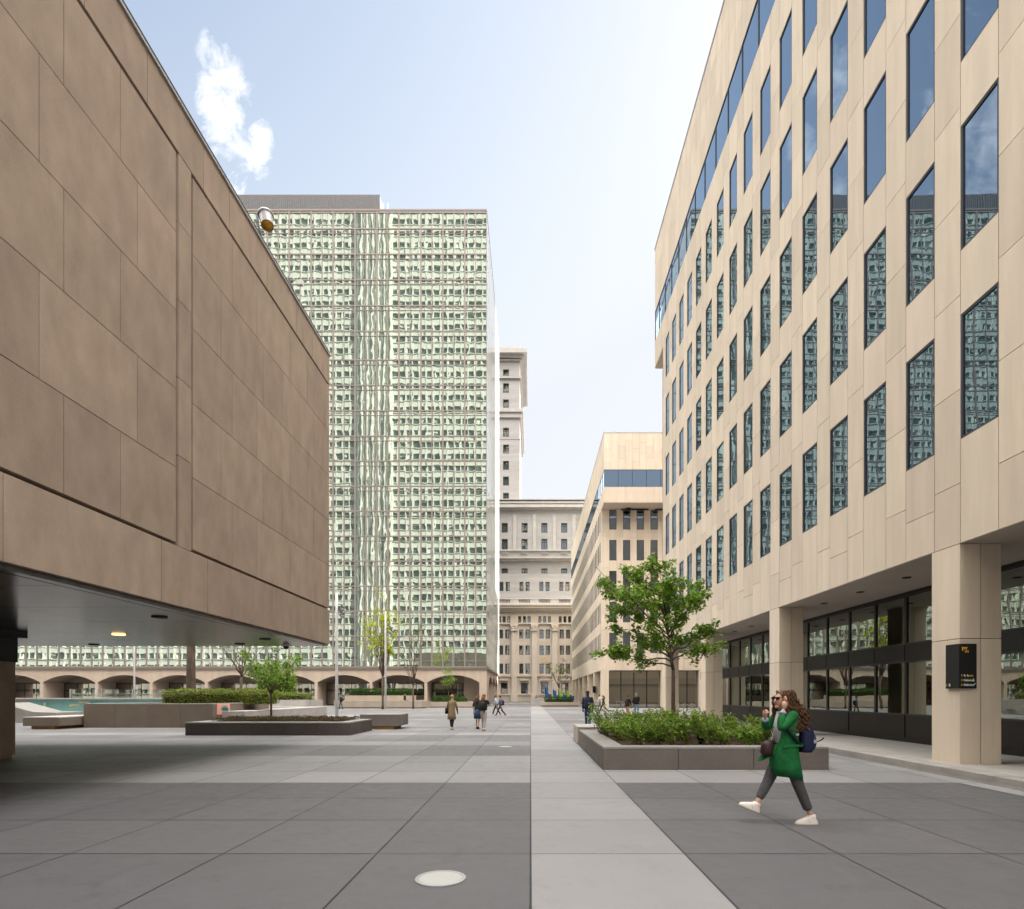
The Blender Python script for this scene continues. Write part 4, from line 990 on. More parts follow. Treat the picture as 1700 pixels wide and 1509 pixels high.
# concrete seats in the middle
block('concrete_bench', 'pale angular concrete seat between the dark planter and the arcade', 'bench', -21.3, -16.8, 44.4, 46.4, .1, .66, 'concrete', 'concrete', 2.0)
wd = MB(); wy_ = 47.0; wd.add([(-21.5, wy_, .4), (-18.1, wy_, .4), (-18.1, wy_, 1.2), (-19.2, wy_, 1.2), (-21.5, wy_, .75), (-21.5, wy_ + 2, .4), (-18.1, wy_ + 2, .4), (-18.1, wy_ + 2, 1.2), (-19.2, wy_ + 2, 1.2), (-21.5, wy_ + 2, .75)],
    [(0, 1, 2, 3, 4), (9, 8, 7, 6, 5), (0, 5, 6, 1), (1, 6, 7, 2), (2, 7, 8, 3), (3, 8, 9, 4), (4, 9, 5, 0)]); tag(wd.build('concrete_wedge', 'concrete'), 'wedge-shaped pale concrete block with small dark slots beside the concrete seat', 'block')
m = MB()
for i in range(4): m.box(-19.9 + i * .42, -19.68 + i * .42, 46.97, 47.05, .95, 1.12)
m.build('slot', 'black', bpy.data.objects['concrete_wedge'], label=None)
# arcade planters
block('stone_planter', 'long pale stone planter with clipped hedge before the arches near the tall lamp posts', 'planter', -23.6, -13.0, 68.4, 73, .12, .95, 'concrete_warm', 'concrete_warm', 3.0, toe=.3)
block('raised_planter', 'upper tier of pale stone holding the clipped hedge', 'planter', -22.8, -14.6, 70, 72.8, .95, 1.55, 'concrete_warm', 'concrete_warm', 3.0)
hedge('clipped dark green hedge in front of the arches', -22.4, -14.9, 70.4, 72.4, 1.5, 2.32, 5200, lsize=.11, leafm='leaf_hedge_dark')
block('stone_planter', 'long low stone planter with ferny plants before the last arch', 'planter', -13.2, -5.6, 73, 76, .1, .72, 'concrete_warm', 'concrete_warm', 3.0, toe=.25)
hedge('loose low ferny plants before the last arch', -12.6, -8.4, 73.4, 75.4, .7, 1.15, 2400, lsize=.14, leafm='leaf_hedge_dark', name='fern_bed', cat='plants', wob=.5)
tree('sapling', 'slender sapling with bright leaves before the last arch', (-10.7, 74.3, .7), 4.3, (-10.6, 74.3, 3.8), (.95, .9, 1.5), .05, 'leaf', nlimb=7, leaves=620, lsize=.17, fork=.35, seed=9, twigs=3)
tree('yellow_tree', 'tall slim tree with bright yellow-green new leaves beside the lamp post', (-16.6, 64.0, 0), 12.6, (-16.5, 64, 9.4), (1.7, 1.6, 3.4), .12, 'leaf_yellow', nlimb=12, leaves=3600, lsize=.18, fork=.30, seed=14, twigs=5)
tree('sparse_tree', 'sparse olive tree almost bare, right of the yellow tree', (-13.6, 66.0, 0), 9.5, (-13.4, 66, 7.5), (2.6, 2.0, 3.0), .10, 'leaf_olive', nlimb=10, leaves=800, lsize=.15, fork=.3, seed=17, bare=.3, twigs=5)
block('far_planter', 'low pale stone planter with box hedge at the far end of the light strip', 'planter', 1.3, 6.9, 79, 82, .15, .62, 'concrete_warm', 'concrete_warm', 5.6, toe=.3)
hedge('small box hedge in the far planter', 2.0, 5.9, 79.5, 81.2, .6, 1.28, 2600, lsize=.1, leafm='leaf_hedge_dark')
block('low_wall', 'low grey wall left of the far planter at the end of the strip', 'wall', -.0, 2.3, 84, 84.5, 0, 1.2, 'concrete', 'concrete', 2.4)
tree('small_tree', 'small thin tree with sparse leaves in the far planter', (4.0, 80.4, .6), 5.9, (3.9, 80.4, 4.6), (2.6, 2.0, 2.0), .07, 'leaf_olive', nlimb=9, leaves=600, lsize=.19, fork=.35, seed=31, twigs=3)
random.seed(77)
ps = empty('coloured_banners', (4, 96, 0), 0, 'cluster of small blue and lime figures and banners beyond the far planter', 'banners')
for i in range(11):
    x = gx(906 + i * 4.3, 96); m = MB(); h1 = rv(1.3, 3.2); m.box(x - .09, x + .09, 96 + i * .1, 96.06 + i * .1, 0, h1 + .2); m.box(x - .05, x + rv(.35, .6), 96.0 + i * .1, 96.04 + i * .1, h1 * .45, h1)
    m.build('banner', [mat('banner_blue', (.03, .16, .42), .6), mat('banner_lime', (.30, .62, .05), .6), mat('banner_purple', (.12, .07, .3), .6)][(i * 2) % 3], ps)
rg_ = MB(); cx_, cz_ = gx(904, 112), gz(1095, 112); pts = [(cx_ + .5 * math.cos(t * .2618), 112, cz_ + .5 * math.sin(t * .2618)) for t in range(25)]
rg_.tube(pts, .09, 6); rg_.tube([(cx_, 112, cz_ + .5), (cx_ + 1.8, 112.2, cz_ + .9)], .02, 4)
tag(rg_.build('hanging_ring', mat('golden_ring', (.85, .5, .08), .4)), 'small golden ring hanging in front of the old stone building', 'ring sculpture')

# ---------------------------------------------------------------- lamp posts, signs, rail, floor lights
def lamp(px_, ybase, ytop, yhead, label, nh, right=1):
    Y = gy(ybase); x = gx(px_, Y); E = empty('lamp_post', (x, Y, 0), 0, label, 'lamp post', 'tall white lamp posts on the plaza')
    zt_ = gz(ytop, Y); zh = gz(yhead, Y); m = MB(); m.tube([(x, Y, 0), (x, Y, zh), (x, Y, zt_)], [.11, .095, .07], 12); m.build('pole', 'white_paint', E)
    m = MB(); m.lathe([(.2, 0), (.2, .03), (.12, .05)], (x, Y, 0), 14); m.build('base_plate', 'metal_light', E)
    for k in range(nh):
        z = zh + .25 * Y / 45 * (k - nh / 2 + .5); s = (1 if k % 2 else -1) * (1 if right == 0 else 1)
        xx = x + .28 * right * (1 + .3 * (k % 2)) * Y / 45; f = MB(); d = Vector((.25 * right, -.25, -.2)) * Y / 45
        f.tube([(x, Y, z + .05), (xx, Y, z)], .025, 5); f.tube([Vector((xx, Y, z)), Vector((xx, Y, z)) + d], [.07, .15], 12); h_ = f.build('floodlight', 'frame_grey', E)
        f2 = MB(); f2.tube([Vector((xx, Y, z)) + d * 1.0, Vector((xx, Y, z)) + d * 1.04], [.14, .14], 12); f2.build('lens', 'metal_light', E)
    return E
lamp(559, 1191, 985, 1012, 'tallest white lamp post with floodlights at the pavilion corner', 4)
lamp(640, 1179, 1015, 1044, 'white lamp post with two floodlights in front of the yellow tree', 3)
lamp(223, 1176, 1040, 1052, 'white lamp post seen under the dark soffit at left', 2)
def text(body, size, loc, rot, m, parent, name='lettering', ext=.004):
    cu_ = bpy.data.curves.new(name, 'FONT'); cu_.body = body; cu_.size = size; cu_.extrude = ext
    o = bpy.data.objects.new(name, cu_); COL.objects.link(o)
    o.rotation_euler = rot; o.location = (0, 0, 0); bpy.context.view_layer.update()
    me = bpy.data.meshes.new_from_object(o.evaluated_get(bpy.context.evaluated_depsgraph_get()))
    bpy.data.objects.remove(o); me.materials.clear(); me.materials.append(M[m] if isinstance(m, str) else m)
    n = bpy.data.objects.new(name, me); COL.objects.link(n); n.parent = parent; n.rotation_euler = rot; n.location = Vector(loc) - origin_of(parent)
    return n
M['sign_yellow'] = mat('sign_yellow', (.85, .48, .03), .5); M['sign_white'] = mat('sign_white', (.85, .85, .82), .5)
# sign on the near column: wraps the corner
CY = 11.70; k1 = CY / S
sg = empty('wayfinding_sign', (8.9, CY, 2), 0, 'black wayfinding sign wrapped round the nearest column with yellow and white lettering', 'sign')
xa_, xb_ = gx(1587, CY), gx(1618, CY); za_, zb_ = gz(1143, CY), gz(1069, CY)
m = MB(); m.box(8.745, xb_, CY - .055, CY - .003, za_, zb_); m.box(8.745, 8.797, CY - .003, CY + .32, za_, zb_); m.build('panel', 'black', sg)
RX = (R(90), 0, 0); ts = .115
text('pv', .12, (8.80, CY - .06, zb_ - .12), RX, 'sign_yellow', sg); text('m', .105, (8.86, CY - .06, zb_ - .185), RX, 'sign_yellow', sg)
for i, (ar_, t_, t2) in enumerate((('\u2191', '4, 5', 'pvm'), ('\u2193', 'Galerie', ''), ('\u2193', 'Galerie', ''))):
    z = za_ + .245 - i * .095
    mk = MB(); dz_ = 1 if i == 0 else -1; mk.box(8.796, 8.803, CY - .061, CY - .056, z, z + .045); mk.add([(8.785, CY - .06, z + .0225), (8.8, CY - .06, z + .0225 + dz_ * .026), (8.815, CY - .06, z + .0225), (8.8, CY - .0605, z + .0225 + dz_ * .012)], [(0, 1, 2, 3), (3, 2, 1, 0)]); mk.build('arrow', 'sign_yellow', sg); text(t_, .062, (8.835, CY - .06, z), RX, 'sign_white', sg)
    if t2: text(t2, .062, (8.925, CY - .06, z), RX, 'sign_yellow', sg)
mk = MB(); z = za_ + .15; mk.box(9.035, 9.045, CY - .062, CY - .056, z, z + .055); mk.box(9.02, 9.06, CY - .062, CY - .056, z - .004, z + .012); z = za_ + .055; mk.tube([(9.02, CY - .06, z), (9.035, CY - .06, z + .01), (9.055, CY - .06, z + .04), (9.075, CY - .06, z + .046)], .007, 5); mk.build('lettering', 'sign_white', sg)
RWs = (R(90), 0, R(-90))
text('/', .07, (8.74, CY + .29, za_ + .045), RWs, 'sign_yellow', sg); text('5', .08, (8.74, CY + .22, za_ + .045), RWs, 'sign_white', sg)
s2_ = empty('pier_sign', (gx(1107, 71), 70.95, 2.6), 0, 'black rectangular sign on the pale pier behind the big tree trunk', 'sign')
m = MB(); m.box(gx(1103, 71), gx(1112, 71), 70.9, 71.05, gz(1150, 71), gz(1127, 71)); m.build('panel', 'black', s2_)
m = MB(); m.box(gx(1104, 71), gx(1105.6, 71), 70.88, 70.9, gz(1129.5, 71), gz(1128, 71)); m.build('yellow_mark', 'sign_yellow', s2_)
m = MB()
for yq in (1143, 1145.5, 1148): m.box(gx(1104, 71), gx(1108.5, 71), 70.88, 70.9, gz(yq + 1, 71), gz(yq, 71))
m.build('lettering', 'sign_white', s2_)
m = MB(); m.box(gx(984, 79), gx(989, 79), 78.9, 79.2, gz(1150, 79), gz(1139, 79)); tag(m.build('column_sign', 'black'), 'small black sign on a column of the farther arcade', 'sign')
M['frame_rail'] = mat('rail_grey', (.22, .21, .20), .45, metal=.3)
hr = empty('handrail', (gx(1165, 40), 40, 0), 0, 'grey metal stair handrails at the foot of the arcade behind the shrubs', 'handrail')
for (xa1, xb1, Y) in ((1127, 1140, 42), (1135, 1153, 43), (1147, 1162, 44)):
    m = MB(); a_ = PX(xa1, 1170, Y); b_ = PX(xb1, 1178, Y); a_.z = .95; b_.z = .62; m.tube([a_, b_], .03, 6); m.tube([a_, (a_.x, a_.y, 0)], .025, 6); m.tube([b_, (b_.x, b_.y, 0)], .025, 6); m.build('rail', 'frame_rail', hr)
hr2 = empty('entrance_rail', (gx(1035, 60), 60, 0), 0, 'metal rail beside the two people standing near the glazed corner', 'railing')
for (xa1, xb1, Y) in ((1024, 1031, 58), (1033, 1040, 57)):
    m = MB(); a_ = PX(xa1, 1165, Y); b_ = PX(xb1, 1165, Y); a_.z = b_.z = .95; m.tube([a_, b_], .02, 6); m.tube([a_, (a_.x, a_.y, 0)], .022, 6); m.tube([b_, (b_.x, b_.y, 0)], .022, 6); m.build('rail', 'frame_rail', hr2)
def floorlight(px_, py_, r, lab):
    Y = gy(py_); x = gx(px_, Y); E = empty('ground_light', (x, Y, 0), 0, lab, 'ground light', 'round lights set flush in the paving')
    m = MB(); m.lathe([(r, 0), (r, .006), (r * .86, .007), (r * .86, .004)], (x, Y, .003), 40, sm=False); m.build('rim', 'metal_light', E)
    m = MB(); m.lathe([(r * .85, 0), (r * .85, .006)], (x, Y, .003), 40, sm=False); m.build('lens', mat('frosted_lens', (.38, .39, .38), .6, speck=.1), E)
floorlight(731.5, 1459, .218, 'round metal-rimmed light set in the dark paving at the bottom of the picture')
floorlight(839, 1239.7, .20, 'round light set in the paving in the middle distance left of the strip')
floorlight(862, 1201.5, .20, 'farthest small round light set in the paving left of the strip')
# ================================================================ people
def skin_mesh(verts, edges, rad, sub=1):
    """grow one continuous surface over a skeleton with the Skin modifier; returns (verts, faces)"""
    me = bpy.data.meshes.new('tmp'); me.from_pydata([tuple(v) for v in verts], edges, []); o = bpy.data.objects.new('tmp', me); COL.objects.link(o)
    md = o.modifiers.new('skin', 'SKIN'); md.use_smooth_shade = True
    for i, r in enumerate(rad):
        r2 = r if isinstance(r, tuple) else (r, r); me.skin_vertices[0].data[i].radius = r2
    me.skin_vertices[0].data[0].use_root = True
    if sub: s = o.modifiers.new('s', 'SUBSURF'); s.levels = sub; s.render_levels = sub
    bpy.context.view_layer.update(); ev = o.evaluated_get(bpy.context.evaluated_depsgraph_get()); m2 = ev.to_mesh()
    V = [v.co.copy() for v in m2.vertices]; F_ = [tuple(p.vertices) for p in m2.polygons]
    ev.to_mesh_clear(); bpy.data.objects.remove(o); bpy.data.meshes.remove(me); return V, F_
def add_skin(mb, pts, edges, rad, sub=1, mi=0):
    V, F_ = skin_mesh(pts, edges, rad, sub); mb.add(V, F_, mi, True)
PM = {}
def pm_(col, rough=.8, **k):
    key = (tuple(round(c, 3) for c in col), rough)
    if key not in PM: PM[key] = mat('cloth_%d' % len(PM) if False else 'fabric', col, rough, var=.12, nscale=9, **k)
    return PM[key]
SKIN = {'light': (.55, .33, .23), 'tan': (.42, .24, .16), 'dark': (.11, .055, .035)}
def hand(mb, wrist, d, side, s=1.0, curl=.5, fist=None):
    """palm with four unequal fingers and a thumb, skinned onto the wrist direction d"""
    d = d.normalized(); up = Vector((0, 0, 1)) if abs(d.z) < .8 else Vector((1, 0, 0)); a = d.cross(up).normalized(); b = a.cross(d)
    palm = wrist + d * .045 * s; mb.tube([wrist - d * .01, wrist + d * .02 * s, palm, wrist + d * .085 * s], [.022 * s, .03 * s, .036 * s, .032 * s], 8)
    if fist is not None:   # loosely closed hand: each finger bends towards the direction given and folds back
        f_ = Vector(fist).normalized(); a = d.cross(f_).normalized()
        for i, L_ in enumerate((.03, .035, .032, .024)):
            o = wrist + d * .075 * s + a * (i - 1.5) * .018 * s - f_ * .008; k1_ = o + d * L_ * .5 + f_ * .018; k2_ = k1_ + f_ * .022 - d * .022; k3_ = k2_ - d * .02 - f_ * .012
            mb.tube([o, k1_, k2_, k3_], [.0105, .0105, .0095, .008], 6)
        o = wrist + d * .04 * s - a * .03; mb.tube([o, o + f_ * .03 + d * .02, o + f_ * .045 + d * .03 + a * .025], [.012, .011, .008], 6); return
    for i, L_ in enumerate((.066, .075, .07, .055)):
        o = wrist + d * .08 * s + a * (i - 1.5) * .017 * s; k1_ = o + d * L_ * .5 * s - b * .01 * curl; k2_ = k1_ + (d * (1 - curl * .6) - b * curl).normalized() * L_ * .5 * s
        mb.tube([o, k1_, k2_], [.0095 * s, .0088 * s, .006 * s], 6)
    o = wrist + d * .03 * s + a * side * .028 * s; mb.tube([o, o + (d * .6 + a * side * .8).normalized() * .035 * s, o + (d * .9 + a * side * .45).normalized() * .062 * s], [.012 * s, .01 * s, .007 * s], 6)
def limb_angle(o, ang, L_):  # angle from straight down, positive forward; returns (f, z)
    return o + Vector((math.sin(ang) * L_, 0, -math.cos(ang) * L_))
def person(label, px_, py_, facing, h=1.7, skin='light', hair=(.03, .02, .015), hairstyle='short', top=(.02, .02, .03), toplen=.50, flare=.0, sleeve=1.0, legs=(.02, .02, .03), leglen=1.0, skirt=None,
           gait=.35, arms=(-.3, .3), elbows=(.3, .3), bag=None, cap=None, shoes=(.6, .6, .58), Y=None, build=1.0, pose='walk', beard=False, extra=None, z0=0.0, group=None):
    """local frame: +X forward, Z up; feet at the origin"""
    if Y is None: Y = gy(py_)
    E = empty('person', (gx(px_, Y), Y, z0), facing, label, 'person', group)
    k = h / 1.7; V3 = Vector
    hip = V3((0, 0, .90)); B = build
    fl_, bl_ = gait, -gait
    if pose == 'sit':
        hip = V3((0, 0, .50)); thigh = [limb_angle(hip, 1.35, .43), limb_angle(hip, 1.45, .43)]; shin = [limb_angle(thigh[0], .3, .42), limb_angle(thigh[1], .1, .42)]
    else:
        thigh = [limb_angle(hip, fl_, .43), limb_angle(hip, bl_ * .55, .43)]
        shin = [limb_angle(thigh[0], fl_ * .7, .41), limb_angle(thigh[1], bl_ * 1.5, .41)]
    low = min(s.z for s in shin) - .06
    if pose != 'sit':
        for q in [hip] + thigh + shin: q.z -= low
    lat = .085
    def L3(p, s, w_=1.0): return V3((p.x, s * lat * w_, p.z))
    chest = hip + V3((.03 if pose == 'walk' else .0, 0, .40)); neck = chest + V3((.01, 0, .14)); 
    headc = neck + V3((.025, 0, .155))
    # arms
    hands = []; arm_pts = []
    for i, s in enumerate((1, -1)):
        sh = chest + V3((0, s * .175 * B, .075)); el = V3((sh.x + math.sin(arms[i]) * .28, sh.y + s * .045, sh.z - math.cos(arms[i]) * .28))
        wr = V3((el.x + math.sin(arms[i] + elbows[i]) * .25, el.y - s * .02, el.z - math.cos(arms[i] + elbows[i]) * .25)); arm_pts.append((sh, el, wr))
    body = MB()
    pts = [hip, hip + V3((0, 0, .18)), chest, neck, headc + V3((-.008, 0, -.075)), headc + V3((.012, 0, -.02)), headc + V3((0, 0, .06))]
    rad = [(.085 * B, .075), (.09 * B, .075), (.11 * B, .08), (.052, .052), (.062, .07), (.074, .086), (.06, .07)]
    ed = [(i, i + 1) for i in range(6)]
    for i, s in enumerate((1, -1)):
        b0 = len(pts); ank = L3(shin[i], s); toe = ank + V3((.16, s * .02, -.045)); pts += [L3(thigh[i], s), ank, ank + V3((.03, 0, -.05)), toe]; rad += [.045, .034, .038, .028]
        ed += [(0, b0), (b0, b0 + 1), (b0 + 1, b0 + 2), (b0 + 2, b0 + 3)]
    for i, (sh, el, wr) in enumerate(arm_pts):
        b0 = len(pts); pts += [sh, el, wr]; rad += [.05, .036, .024]; ed += [(2, b0), (b0, b0 + 1), (b0 + 1, b0 + 2)]
    add_skin(body, pts, ed, rad)
    for i, (sh, el, wr) in enumerate(arm_pts): hand(body, wr, wr - el, 1 if i else -1, 1.0, .6)
    # face: nose, brow, lips, ears
    body.ball(headc + V3((.088, 0, -.015)), .014, .011, .022, 8); body.ball(headc + V3((.078, 0, -.055)), .012, .022, .008, 8); body.ball(headc + V3((.074, 0, .022)), .012, .045, .008, 8)
    for s in (1, -1): body.ball(headc + V3((0, s * .077, -.01)), .018, .01, .028, 8)
    body.v = [(x * k, y * k, z * k) for x, y, z in body.v]; body.build('body', pm_(SKIN[skin], .55), E, local=True)
    def out(mb, name, m): mb.v = [(x * k, y * k, z * k) for x, y, z in mb.v]; return mb.build(name, m, E, local=True)
    ey = MB()
    for s in (1, -1): ey.ball(headc + V3((.078, s * .03, .008)), .008, .012, .007, 6)
    out(ey, 'eyes', pm_((.02, .015, .012), .3))
    # trousers / skirt
    if legs is not None:
        t = MB(); pts = [hip + V3((0, 0, .06)), hip]; rad = [(.128 * B, .108), (.138 * B, .112)]; ed = [(0, 1)]
        for i, s in enumerate((1, -1)):
            b0 = len(pts); kn = L3(thigh[i], s); ak = L3(shin[i], s) ; ak = kn.lerp(ak, leglen); mid = L3(hip, s).lerp(kn, .5); pts += [L3(hip, s) + V3((0, 0, -.07)), mid, kn, ak]; rad += [.09 * B, .084 * B, .066 * B, .056 * B]
            ed += [(1, b0), (b0, b0 + 1), (b0 + 1, b0 + 2), (b0 + 2, b0 + 3)]
        add_skin(t, pts, ed, rad); out(t, 'trousers', pm_(legs))
    if skirt:
        t = MB(); t.loft([(0, 0, hip.z - skirt[1], .19, .20), (0, 0, hip.z - .1, .165, .175), (0, 0, hip.z + .08, .12, .15)], 16); out(t, 'skirt', pm_(skirt[0]))
    # upper garment with sleeves, as long as toplen below the neck
    g_ = MB(); zb = neck.z - toplen; hx = hip.x
    def cx_at(z): return hx + (chest.x - hx) * max(0, min(1, (z - hip.z) / .4))
    rings = [(cx_at(zb), 0, zb, (.125 + flare * .6) * B, (.165 + flare) * B)]
    if zb < hip.z - .05: rings += [(hx, 0, (zb + hip.z) / 2, (.13 + flare * .3) * B, (.172 + flare * .5) * B), (hx, 0, hip.z + .06, .122 * B, .162 * B)]
    rings += [(cx_at(hip.z + .2), 0, hip.z + .2, .115 * B, .152 * B), (chest.x, 0, chest.z - .02, .13 * B, .178 * B), (chest.x, 0, chest.z + .075, .108 * B, .165 * B), (chest.x + .003, 0, chest.z + .12, .07, .10), (neck.x, 0, neck.z + .015, .055, .058)]
    g_.loft(rings, 18, p=2.3)
    for i, (sh, el, wr) in enumerate(arm_pts):
        if sleeve > 0:
            e1 = el.lerp(wr, max(0, (sleeve - .5) * 2) * .93) if sleeve > .5 else sh.lerp(el, sleeve * 2)
            P_ = [sh + V3((0, (1 if i == 0 else -1) * -.06, .0)), sh + V3((0, (1 if i == 0 else -1) * -.012, -.012)), sh.lerp(el, .5)] + ([el, e1] if sleeve > .5 else [e1])
            g_.tube(P_, [.05 * B, .062 * B, .055 * B] + ([.052, .042] if sleeve > .5 else [.055]), 10)
    out(g_, 'jacket' if sleeve > .5 else 'top', pm_(top))
    # shoes
    for i, s in enumerate((1, -1)):
        f_ = MB(); ak = L3(shin[i], s); pitch = 0.0
        up_ = ak.z - .07
        tiltv = -.9 if (i == 1 and pose == 'walk' and gait > .15) else (.35 if (i == 0 and gait > .15) else 0)
        rot = Matrix.Rotation(-tiltv, 3, 'Y')
        fb = MB(); fb.loft([(.055, 0, -.07, .14, .048), (.055, 0, -.045, .142, .05), (.03, 0, -.015, .11, .042), (0, 0, .03, .05, .038)], 14, p=2.6)
        f_.add([ak + rot @ Vector(v) for v in fb.v], fb.f, 0, True); out(f_, 'shoe', pm_(shoes, .6))
    # hair
    hr_ = MB()
    if cap:
        hr_.ball(headc + V3((-.005, 0, .045)), .098, .086, .07, 12); hr_.box(headc.x + .06, headc.x + .155, -.06, .06, headc.z + .028, headc.z + .04); out(hr_, 'cap', pm_(cap))
        if extra == 'badge': b_ = MB(); b_.ball(headc + V3((.088, 0, .065)), .012, .03, .022, 8); out(b_, 'cap_badge', pm_((.5, .25, .2)))
    else:
        hr_.ball(headc + V3((-.018, 0, .028)), .092, .084, .085, 12)
        if hairstyle == 'long': hr_.loft([(-.10, 0, headc.z - .30, .03, .05), (-.095, 0, headc.z - .2, .05, .09), (-.075, 0, headc.z - .08, .055, .095), (-.045, 0, headc.z + .02, .06, .088)], 12)
        if hairstyle == 'bun': hr_.ball(headc + V3((-.11, 0, .03)), .045, n=8)
        if hairstyle == 'tail': hr_.loft([(-.13, 0, headc.z - .22, .015, .02), (-.135, 0, headc.z - .1, .03, .035), (-.10, 0, headc.z + .02, .03, .035)], 10)
        out(hr_, 'hair', pm_(hair, .6))
    if beard: b_ = MB(); b_.ball(headc + V3((.045, 0, -.07)), .045, .06, .045, 10); out(b_, 'beard', pm_((.02, .015, .012)))
    if bag and bag[0] == 'back':
        b_ = MB(); b_.loft([(-.20, 0, chest.z - .36, .07, .13), (-.22, 0, chest.z - .3, .10, .15), (-.21, 0, chest.z - .05, .09, .145), (-.18, 0, chest.z + .06, .05, .12)], 14, p=3)
        for s in (1, -1): b_.tube([(-.13, s * .1, chest.z + .05), (-.02, s * .12, chest.z + .135), (.12, s * .115, chest.z + .02), (.06, s * .15, chest.z - .2), (-.13, s * .12, chest.z - .28)], .015, 6)
        out(b_, 'backpack', pm_(bag[1]))
    if bag and bag[0] == 'side':
        b_ = MB(); s = bag[2]; b_.loft([(-.06, s * .24, hip.z - .12, .12, .05), (-.06, s * .24, hip.z + .16, .11, .04)], 12, p=4); b_.tube([(-.1, s * .22, hip.z + .15), (-.03, s * .14, chest.z + .12), (.06, -s * .05, chest.z + .1)], .012, 5)
        out(b_, 'shoulder_bag', pm_(bag[1]))
    if extra == 'pocket': b_ = MB(); b_.box(.125, .15, .055, .085, hip.z + .0, hip.z + .12); out(b_, 'yellow_label', pm_((.8, .4, .02)))
    return E
FWD = R(90)   # facing away from the camera
person('blonde woman in belted beige trench coat and black leggings walking away', 750, 1211.5, R(70), 1.62, hair=(.42, .24, .10), hairstyle='bun', top=(.23, .17, .09), toplen=.93, flare=.05, legs=(.012, .012, .015), leglen=.86, gait=.18, arms=(-.15, .2), bag=('side', (.012, .012, .02), 1), shoes=(.55, .42, .3))
person('long-haired woman in grey trousers and black top with backpack', 803, 1213, R(75), 1.66, hair=(.16, .075, .03), hairstyle='long', top=(.02, .02, .025), toplen=.48, sleeve=.1, legs=(.38, .33, .32), leglen=.9, gait=.28, arms=(.2, .7), elbows=(.3, 1.0), bag=('back', (.012, .012, .014)), shoes=(.6, .5, .35))
person('woman in dark shirt and short denim skirt beside the woman in grey trousers', 793, 1210, R(80), 1.62, hair=(.09, .04, .025), hairstyle='long', top=(.025, .028, .03), toplen=.5, sleeve=.45, legs=None, skirt=((.03, .06, .13), .38), gait=.2, arms=(-.2, .2), shoes=(.02, .02, .02), bag=('side', (.12, .07, .06), -1))
person('walker in light blue shirt and dark cap stepping left beside a checked jacket', 824, 1187.5, R(170), 1.62, hair=(.02, .02, .02), cap=(.015, .018, .035), top=(.32, .42, .50), toplen=.48, legs=(.015, .015, .018), gait=.42, arms=(-.4, .5), shoes=(.5, .45, .4))
person('walker in navy and white checked jacket with backpack stepping left', 831, 1188, R(180), 1.6, hair=(.03, .02, .015), top=(.07, .10, .20), toplen=.52, legs=(.015, .015, .018), gait=.5, arms=(-.3, .4), bag=('back', (.02, .025, .05)), shoes=(.25, .2, .2))
person('bearded man in navy sweater, jeans and cap walking towards the camera', 976, 1206, R(-105), 1.80, skin='dark', cap=(.015, .02, .05), top=(.018, .026, .06), toplen=.56, legs=(.02, .06, .13), gait=.16, arms=(-.1, -.25), elbows=(.15, .5), shoes=(.05, .05, .05), build=1.1, beard=True, extra='pocket', Y=27.6)
person('man in white shirt and jeans walking left by the farther arcade', 996, 1180, R(175), 1.68, skin='tan', hair=(.05, .03, .02), top=(.62, .60, .57), toplen=.5, legs=(.13, .20, .25), gait=.3, arms=(.55, -.3), shoes=(.1, .1, .1))
person('person in dark jacket with bag striding by the farther arcade', 1002, 1180.5, R(165), 1.64, hair=(.02, .015, .015), hairstyle='long', top=(.035, .033, .035), toplen=.56, legs=(.012, .01, .012), gait=.5, arms=(-.4, .2), bag=('side', (.03, .03, .03), 1), shoes=(.03, .03, .03))
person('woman in black cardigan and tan trousers near the glazed corner', 1042, 1190, R(60), 1.58, hair=(.06, .03, .02), hairstyle='tail', top=(.02, .018, .018), toplen=.62, legs=(.45, .27, .16), gait=.2, arms=(-.1, .3), bag=('side', (.35, .28, .22), 1), Y=42)
person('grey-haired man in black sweater and pale jeans seen from behind', 1057, 1190, R(95), 1.76, hair=(.28, .27, .26), top=(.014, .014, .017), toplen=.54, legs=(.20, .30, .42), gait=.15, arms=(.3, .5), elbows=(.7, .9), build=1.05, Y=42)
person('person in dark coat with backpack walking left past the lamp post', 566, 1177, R(165), 1.66, hair=(.1, .06, .04), top=(.022, .028, .05), toplen=.56, legs=(.02, .045, .09), gait=.2, arms=(-.2, .2), bag=('back', (.03, .03, .04)), shoes=(.02, .02, .02))
person('dark dressed person standing by the arcade pier at left', 516, 1170, R(180), 1.75, hair=(.06, .03, .02), hairstyle='long', top=(.015, .015, .02), toplen=.6, legs=(.02, .02, .03), gait=.12, arms=(.4, .2), Y=84)
person('dark figure leaning on the ledge of the clipped hedge planter', 672, 1160, R(-20), 1.7, skin='tan', hair=(.03, .02, .02), top=(.015, .015, .018), toplen=.5, legs=(.015, .015, .02), pose='sit', arms=(-.5, .4), Y=69, z0=.5)
person('hooded dark figure sitting behind the concrete seat wall', 412, 1160, R(-100), 1.7, hair=(.02, .02, .02), top=(.015, .018, .03), toplen=.5, legs=(.02, .02, .03), pose='sit', arms=(.2, .4), Y=43, z0=.55)
person('person in red top sitting beside the hooded figure', 404, 1160, R(-80), 1.5, hair=(.2, .1, .04), top=(.40, .07, .03), toplen=.5, legs=(.02, .02, .03), pose='sit', arms=(.2, .4), Y=43.4, z0=.55)
person('dark-haired person seated behind the low grey wall', 890.5, 1160, R(-90), 1.65, hair=(.02, .015, .012), top=(.03, .03, .03), pose='sit', Y=86, z0=.35)
person('second seated person behind the low grey wall, nearer the hedge', 902, 1160, R(-100), 1.65, hair=(.05, .03, .02), top=(.06, .04, .03), pose='sit', Y=86, z0=.3)

